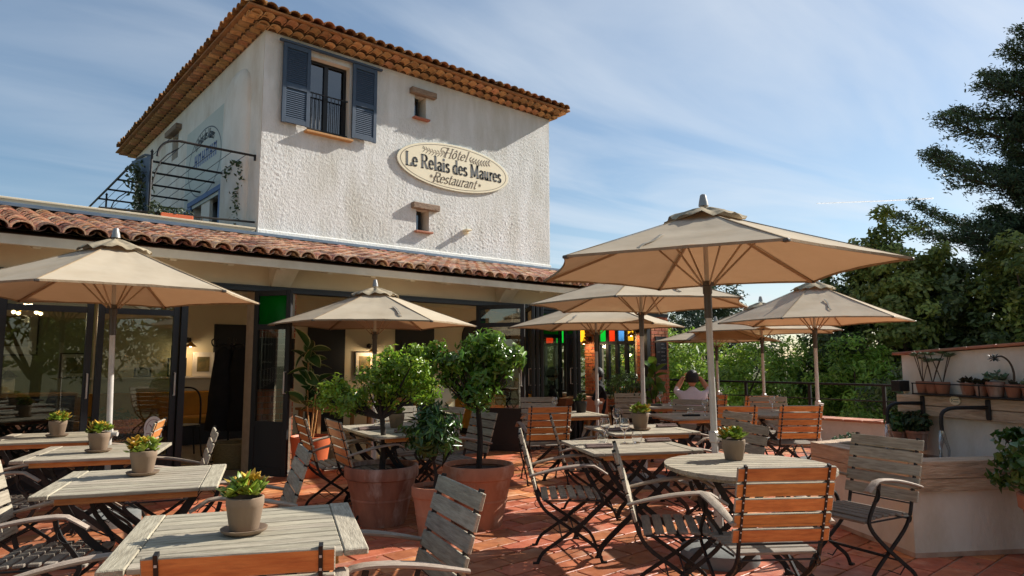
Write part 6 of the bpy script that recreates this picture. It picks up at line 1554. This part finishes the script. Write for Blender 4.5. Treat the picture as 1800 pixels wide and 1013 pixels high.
cl = thing('ceiling_lamp', 'brass lamp cluster with lit bulbs behind the left glass doors', 'ceiling lamp', (.85, 10.0, 2.02)); mb = MB(); mb.tube([(0, 0, 0), (0, 0, .6)], .008, 5)
for k in range(4): a = k * 1.57 + .5; mb.tube([(0, 0, .05), (.16 * math.cos(a), .16 * math.sin(a), 0)], .007, 5)
part('arms', mb, 'brass', cl)
for k in range(4): a = k * 1.57 + .5; part('bulb', MB().lathe([(0, -.035), (.022, -.02), (.022, 0), (.0, .015)], 8, c=(.16 * math.cos(a), .16 * math.sin(a), -.01), cap0=False, cap1=False), 'bulb', cl, 60)
for i, (x, y) in enumerate(((.1, 9.4), (-.5, 9.2), (1.7, 9.3))):
    tt = thing('potted_plant', ('dark leafy plant inside behind the farthest left table', 'dark leafy plant at the far left behind the glass', 'dark leafy plant inside behind the left umbrella pole')[i], 'potted plant', (x, y, 0)); part('pot', MB().lathe([(.12, 0), (.17, .3), (.15, .3)], 18), 'black_panel', tt, 40); link('crown', foliage([(0, 0, .55, .25, .25, .28)], 500, .10, 'leaf_small', wid=.3, clump=30, csize=.12), tt)
fan = thing('inner_chair', 'dark chair back inside the restaurant left of the coats', 'chair', (2.95, 10.9, 0)); mb = MB()
mb.tube(smooth_path([(-.2, 0, .45), (-.2, .03, .85), (-.1, .04, 1.0), (.1, .04, 1.0), (.2, .03, .85), (.2, 0, .45)], 4), .014, 6); part('back', mb, 'black_iron', fan, 30); part('seat', MB().lathe([(.2, .44), (.2, .47)], 18), 'black_panel', fan)
for sx in (-1, 1):
    for sy in (-1, 1): part('leg', MB().tube([(sx * .15, sy * .15, .44), (sx * .19, sy * .19, 0)], .012, 6), 'black_iron', fan)

# ================================================================== PEOPLE
def skin_body(name, joints, edges, mats, parent, sub=2):
    me = bpy.data.meshes.new(name); me.from_pydata([j[0] for j in joints], edges, []); me.materials.append(M[mats])
    o = link(name, me, parent); sm = o.modifiers.new('skin', 'SKIN'); sm.use_smooth_shade = True
    for i, j in enumerate(joints): me.skin_vertices[0].data[i].radius = (j[1], j[2] if len(j) > 2 else j[1])
    me.skin_vertices[0].data[0].use_root = True
    ss_ = o.modifiers.new('sub', 'SUBSURF'); ss_.levels = sub; ss_.render_levels = sub
    return o
def seated(lab, x, y, face, top, bottom, arms, hairlen=.0, z0=.46, lean=0.06, skinm='skin'):
    """local frame: +Y is where the person faces, origin on the ground below the seat"""
    t = thing('person', lab, 'person', (x, y, 0), R(face - 90)); z = z0
    J = [((0, 0, z + .08), .14, .11), ((0, lean * .4, z + .26), .125, .10), ((0, lean, z + .44), .155, .105), ((0, lean + .01, z + .53), .075, .07), ((0, lean + .03, z + .60), .048), ]
    E_ = [(0, 1), (1, 2), (2, 3), (3, 4)]
    for s_ in (-1, 1):
        b = len(J); el_, wr_ = arms[0 if s_ < 0 else 1]
        J += [((s_ * .17, lean, z + .48), .062), ((s_ * el_[0], el_[1], z + el_[2]), .045), ((s_ * wr_[0], wr_[1], z + wr_[2]), .030)]
        E_ += [(2, b), (b, b + 1), (b + 1, b + 2)]
        b = len(J); J += [((s_ * .10, .06, z + .06), .088), ((s_ * .12, .42, z + .05), .062), ((s_ * .12, .45, .10), .042), ((s_ * .12, .56, .05), .035)]
        E_ += [(0, b), (b, b + 1), (b + 1, b + 2), (b + 2, b + 3)]
    body = skin_body('body', J, E_, top, t)
    # trousers, sleeve ends and hands as clothing and skin over the one body
    for s_ in (-1, 1):
        skin_body('trouser_leg', [((s_ * .10, .04, z + .06), .094), ((s_ * .12, .42, z + .05), .069), ((s_ * .12, .45, .12), .050)], [(0, 1), (1, 2)], bottom, t)
        el_, wr_ = arms[0 if s_ < 0 else 1]; e = Vector((s_ * el_[0], el_[1], z + el_[2])); w_ = Vector((s_ * wr_[0], wr_[1], z + wr_[2])); d = (w_ - e).normalized()
        skin_body('forearm', [(tuple(e + d * .02), .047), (tuple(e.lerp(w_, .5)), .040), (tuple(w_), .030), (tuple(w_ + d * .05), .034, .018)], [(0, 1), (1, 2), (2, 3)], skinm, t)
        side = d.cross(Vector((0, 0, 1))); side = side.normalized() if side.length > .05 else Vector((1, 0, 0))
        for k in range(4):
            p = w_ + d * .07 + side * (k - 1.5) * .017; L_ = (.055, .066, .062, .05)[k]
            skin_body('finger', [(tuple(p), .009), (tuple(p + d * L_ * .5 + Vector((0, 0, -.006))), .008), (tuple(p + d * L_ * .9 + Vector((0, 0, -.022))), .0065)], [(0, 1), (1, 2)], skinm, t, 1)
        p = w_ + d * .02 - side * s_ * .028; skin_body('thumb', [(tuple(p), .011), (tuple(p + d * .03 - side * s_ * .018), .009), (tuple(p + d * .055 - side * s_ * .016), .007)], [(0, 1), (1, 2)], skinm, t, 1)
    # head with face, then hair
    hz = z + .70; hy = lean + .05; hd = MB(); n = 18; mrows = 12
    vs = []; fs = []
    for i in range(mrows + 1):
        th = math.pi * i / mrows
        for k in range(n):
            a = 2 * math.pi * k / n; x_ = .074 * math.sin(th) * math.cos(a); y_ = .093 * math.sin(th) * math.sin(a); z_ = .118 * math.cos(th)
            if z_ < -.02: x_ *= 1 - (-.02 - z_) * 3.2; y_ = y_ * (1 - (-.02 - z_) * 1.6) + (.012 if y_ > 0 else 0)
            if y_ > .07 and abs(x_) < .02 and -.035 < z_ < .012: y_ += .020
            if y_ > .05 and .012 < abs(x_) < .05 and .0 < z_ < .03: y_ -= .008
            vs.append((x_, hy + y_, hz + z_))
    for i in range(mrows):
        for k in range(n): fs.append((i * n + k, (i + 1) * n + k, (i + 1) * n + (k + 1) % n, i * n + (k + 1) % n))
    hd.add(vs, fs); part('head', hd, skinm, t, 60)
    for s_ in (-1, 1):
        part('ear', MB().lathe([(.0, -.03), (.012, -.02), (.015, .0), (.013, .02), (0, .03)], 8, c=(s_ * .076, hy - .005, hz), cap0=False, cap1=False), skinm, t, 60)
        part('eye', MB().lathe([(0, -.009), (.009, 0), (0, .009)], 8, c=(s_ * .030, hy + .082, hz + .015), cap0=False, cap1=False), 'black_cloth', t, 60)
    part('mouth', MB().box((0, hy + .088, hz - .055), (.04, .006, .008)), 'orange_cloth', t)
    hb = MB(); vs = []; fs = []
    for i in range(11):
        th = math.pi * .66 * i / 10
        for k in range(24):
            a = 2 * math.pi * k / 24; front = math.sin(a) > .35
            tt_ = min(th, math.pi * .34) if front else th; rj = 1 + .05 * math.sin(k * 2.3 + i * 1.7)
            vs.append((.092 * rj * math.sin(tt_) * math.cos(a), hy - .006 + .108 * rj * math.sin(tt_) * math.sin(a), hz + .012 + .125 * math.cos(tt_) * (1.0) - (hairlen * max(0, (th - 1.5)) if not front else 0)))
    for i in range(10):
        for k in range(24): fs.append((i * 24 + k, (i + 1) * 24 + k, (i + 1) * 24 + (k + 1) % 24, i * 24 + (k + 1) % 24))
    hb.add(vs, fs); part('hair', hb, 'hair', t, 60)
    return t
seated('person in a pale pink shirt seen from behind, both elbows raised beside the head', 8.22, 5.62, 38, 'white_shirt', 'jeans', (((.235, .17, .53), (.13, .22, .70)), ((.235, .17, .53), (.13, .22, .70))), z0=.44, lean=.10)
seated('guest in black sitting on the stool before the far brick pier', 9.02, 7.98, 130, 'black_cloth', 'black_cloth', (((.22, .2, .26), (.12, .42, .30)), ((.22, .2, .26), (.12, .42, .30))), z0=.46, lean=.08)
seated('guest resting a forearm on the terracotta table cloth, partly hidden by the folded doors', 8.30, 8.75, -35, 'black_cloth', 'jeans', (((.24, .18, .26), (.12, .40, .30)), ((.24, .2, .24), (.14, .42, .30))), z0=.46, lean=.08)

# ================================================================== TREES BEYOND THE TERRACE
def bush(lab, x, y, zg, h, r, lf, n, size, seed, wid=.35, clump=260, cs=.35, name='leafy_tree', grp='trees beyond the terrace', nb=7, shell=.45):
    rr = random.Random(seed); t = thing(name, lab, 'tree', (x, y, zg), rr.random() * 0, grp)
    blobs = [(0, 0, h * .60, r * .75, r * .75, h * .34)]
    for i in range(nb):
        a = rr.uniform(0, 6.283); q = r * rr.uniform(.35, .75); blobs.append((q * math.cos(a), q * math.sin(a), h * rr.uniform(.35, .88), r * rr.uniform(.3, .5), r * rr.uniform(.3, .5), h * rr.uniform(.12, .2)))
    tk = MB(); tk.tube(smooth_path([(0, 0, -.2), (.05 * r, .03 * r, h * .3), (-.03 * r, 0, h * .6)], 3), [.045 * r + .05 - i * .006 for i in range(7)], 8)
    for b in blobs[1:]: tk.tube(smooth_path([(0, 0, h * .25), (b[0] * .5, b[1] * .5, (b[2] + h * .25) * .5), (b[0], b[1], b[2])], 2), [.03 * r + .02, .02 * r + .015, .014 * r + .01, .01 * r + .01, .02], 6)
    part('trunk', tk, 'bark', t, 40)
    link('crown', foliage(blobs, n, size, lf, wid=wid, shell=shell, clump=clump, csize=cs, jit=.3), t)
    return t
ZG = -3.4
bush('feathery bright green tree behind the far end of the railing', 17.2, 14.0, ZG, 5.3, 2.4, 'leaf_bush', 17000, .15, 1)
bush('bright green tree right behind the seated person in pale pink', 18.6, 12.0, ZG, 5.4, 2.2, 'leaf_bush', 17000, .15, 2)
bush('bright green tree between the two right umbrella poles', 20.0, 10.2, ZG, 5.9, 2.2, 'leaf_bush', 18000, .15, 3)
bush('lighter bright green tree just right of the right umbrella pole', 20.6, 8.6, ZG, 5.6, 1.9, 'leaf_bush', 16000, .15, 4)
bush('low bright green bush below the dark oaks behind the fountain wall', 19.8, 7.2, ZG, 4.5, 1.7, 'leaf_bush', 11000, .15, 5)
bush('dark green tree behind the brick corner pier', 17.0, 16.6, ZG, 6.3, 2.3, 'leaf_oak2', 14000, .15, 6)
bush('grey green tall tree rising behind the far parasols', 32.0, 20.5, ZG - .6, 10.0, 4.0, 'leaf_euc', 16000, .26, 7, cs=.6)
bush('dark tree left of the grey green tall tree, behind the parasols', 27.5, 21.5, ZG - .6, 8.2, 3.2, 'leaf_oak', 14000, .22, 8, cs=.5)
bush('holm oak with an open rounded top rising above the big parasol tip', 21.6, 7.4, ZG, 9.3, 1.75, 'leaf_oak2', 19000, .17, 9, wid=.5, cs=.36, name='holm_oak', shell=.3)
bush('broad dark holm oak behind the right parasol', 21.4, 8.9, ZG, 7.7, 1.5, 'leaf_oak', 17000, .16, 10, wid=.5, cs=.33, name='holm_oak')
bush('dark holm oak directly above the left end of the fountain wall', 23.4, 6.6, ZG, 8.3, 2.4, 'leaf_oak', 22000, .17, 11, wid=.5, cs=.36, name='holm_oak')
bush('dark holm oak with olive lit leaves above the fountain shelf', 23.0, 4.4, ZG, 8.6, 2.3, 'leaf_oak2', 22000, .17, 12, wid=.5, cs=.36, name='holm_oak')
bush('dark holm oak at the right edge behind the fountain wall', 22.2, 2.4, ZG, 7.8, 2.3, 'leaf_oak', 18000, .17, 13, wid=.5, cs=.36, name='holm_oak')
bush('low dark shrub behind the fountain wall', 15.5, 3.6, ZG, 4.9, 1.6, 'leaf_oak', 12000, .13, 14, cs=.28)
bush('low dark shrub behind the left end of the fountain wall', 16.6, 5.2, ZG, 4.7, 1.3, 'leaf_oak', 11000, .13, 15, cs=.28)

for i, (x, y, h) in enumerate(((-9, -7, 8.5), (-4, -12, 9.5), (3, -15, 9), (10, -16, 8.5), (-13, 1, 8))):
    bush(('round tree at the left behind the camera', 'tall tree directly behind the camera', 'tree behind the camera towards the right', 'tree at the far right behind the camera', 'tree left of the terrace')[i], x, y, -1.5, h, 3.4, 'leaf_oak2', 5000, .34, 30 + i, clump=160, cs=.7, name='shade_tree', grp='trees behind the camera')
# the conifer: layered boughs reaching to the left, its trunk near the right edge
ct = thing('conifer', 'tall dark conifer with layered upswept boughs at the right edge', 'tree', (29.2, 4.4, ZG), 0)
tk = MB(); tk.tube([(0, 0, 0), (.1, 0, 6), (.05, .1, 12), (0, 0, 17.6)], [.38, .3, .2, .04], 10); P_, Nn, Ld, Sz = [], [], [], []
rr = random.Random(21); bn_ = MB()
lat = Vector((-.65, .76, 0)); dep_ = Vector((.65, .76, 0))
def bough(z0, a, L_, rise):
    d = Vector((math.cos(a), math.sin(a), 0)); q = []; wob = [0] + [rr.gauss(0, .035 * L_ * .3) for _ in range(8)]
    for i in range(9):
        u = i / 8; q.append(d * (L_ * u) + Vector((0, 0, z0 + rise * L_ * u + .07 * L_ * math.sin(u * 3.1 + z0) + .5 * L_ * max(0, u - .72) ** 1.3 + wob[i])))
    bn_.tube(q, [.07 * (1 - i / 9.5) + .012 for i in range(9)], 5)
    sd = d.cross(Vector((0, 0, 1)))
    ns_ = int(10 + L_ * 5)
    for k in range(ns_):
        u = .22 + .78 * (k + rr.random()) / ns_; i0 = min(7, int(u * 8)); b = q[i0].lerp(q[i0 + 1], u * 8 - i0)
        sg_ = 1 if k % 2 else -1; sl = L_ * .30 * (1.12 - u) + .22; e = b + sd * (sg_ * sl * rr.uniform(.6, 1.1)) + d * sl * .7 + Vector((0, 0, rr.uniform(-.05, .38) * sl))
        bn_.tube([b, e], [.018, .006], 4)
        for m in range(5):
            c = b.lerp(e, (m + .8) / 5) + Vector((rr.gauss(0, .05), rr.gauss(0, .05), rr.gauss(0, .04)))
            for w_ in range(15):
                P_.append((c.x + rr.gauss(0, .12), c.y + rr.gauss(0, .12), c.z + rr.gauss(.05, .075))); o_ = Vector((rr.gauss(0, 1), rr.gauss(0, 1), rr.gauss(.5, .6)))
                ddd = (d * .8 + sd * sg_ * .4 + Vector((rr.gauss(0, .5), rr.gauss(0, .5), rr.gauss(.25, .4)))).normalized()
                Nn.append(tuple(o_)); Ld.append(tuple(ddd)); Sz.append(rr.uniform(.09, .19))
base_a = math.atan2(.76, -.65)
for (z0, L_, off, rise) in [(4.6, 5.6, -.3, .0), (5.2, 5.4, .45, .02), (6.0, 6.2, 0, .0), (6.7, 6.0, -.35, .05), (7.6, 6.1, .1, .05), (8.2, 5.2, .5, .06), (9.0, 5.6, -.05, .08), (9.6, 4.6, -.5, .1), (10.4, 5.0, .2, .12),
    (11.0, 4.2, -.25, .14), (11.8, 4.3, .1, .16), (12.6, 3.5, -.1, .2), (13.4, 3.1, .25, .22), (14.2, 2.4, -.1, .28), (15.0, 1.9, .1, .3), (15.8, 1.3, 0, .35)]:
    bough(z0, base_a + off, L_, rise)
    for kk in range(3): bough(z0 + rr.uniform(-.3, .3), base_a + off + 1.3 + kk * 1.15 + rr.uniform(-.2, .2), L_ * .72, rise)
for kk in range(18):
    z0 = rr.uniform(4.5, 14.0); bough(z0, base_a + rr.uniform(-.9, .9), (17.5 - z0) * rr.uniform(.20, .34), rr.uniform(.1, .4))
for kk in range(46):
    z0 = rr.uniform(3.5, 15.5); bough(z0, base_a + rr.uniform(-1.3, 1.3), min(3.4, (18.5 - z0) * rr.uniform(.16, .30)), rr.uniform(-.1, .5))
part('trunk', tk, 'bark', ct, 40); part('boughs', bn_, 'bark', ct)
Pn = np.array(P_); Nv = unit(np.array(Nn)); Lv = unit(np.array(Ld)); Lv = unit(Lv - Nv * (Lv * Nv).sum(1, keepdims=True))
link('crown', leaf_mesh('crown', Pn, Nv, Lv, np.array(Sz), 'leaf_conifer', .30), ct)

# vapour trail high in the sky
vt = MB(); vt.tube([(1476.3, 670.9, 347.2), (1576.1, 584.3, 352.0), (1672.0, 500.9, 358.0)], [.8, 1.3, 1.8], 8)
vtm = mat('vapour_trail', (.98, .98, 1.0), rough=1.0, trans=.95, tcol=(1, 1, 1))
tag(part('vapour_trail', vt, vtm), 'thin white vapour trail crossing the pale sky at the right', 'vapour trail')
for me in bpy.data.meshes:
    if me.users == 0: bpy.data.meshes.remove(me)

fl_n = 150; fp = np.stack([nrg.uniform(2.2, 6.2, fl_n), nrg.uniform(1.4, 6.5, fl_n), np.full(fl_n, .006)], 1)
fn = unit(nrg.normal(size=(fl_n, 3)) * .25 + np.array([0, 0, 1])); fd = unit(np.cross(fn, nrg.normal(size=(fl_n, 3))))
fo_l = tag(link('fallen_leaves', leaf_mesh('fallen_leaves', fp, fn, fd, .022 + .028 * nrg.random(fl_n), 'leaf_dry', .5)), 'dry fallen leaves scattered on the terracotta tiles', 'leaves'); fo_l['kind'] = 'stuff'

def lamp_light(x, y, z, wt):
    l = bpy.data.lights.new('lamp_light', 'POINT'); l.energy = wt; l.color = (1.0, .74, .45); l.shadow_soft_size = .05
    o = bpy.data.objects.new('lamp_light', l); COL.objects.link(o); o.location = (x, y, z)
lamp_light(.85, 10.0, 1.93, 4.5); lamp_light(3.42, 12.52, 1.60, 2.5); lamp_light(7.0, 12.52, 1.56, 4)
lamp_light(10.76, 10.15, 1.72, 3); lamp_light(10.76, 8.83, 1.86, 3)
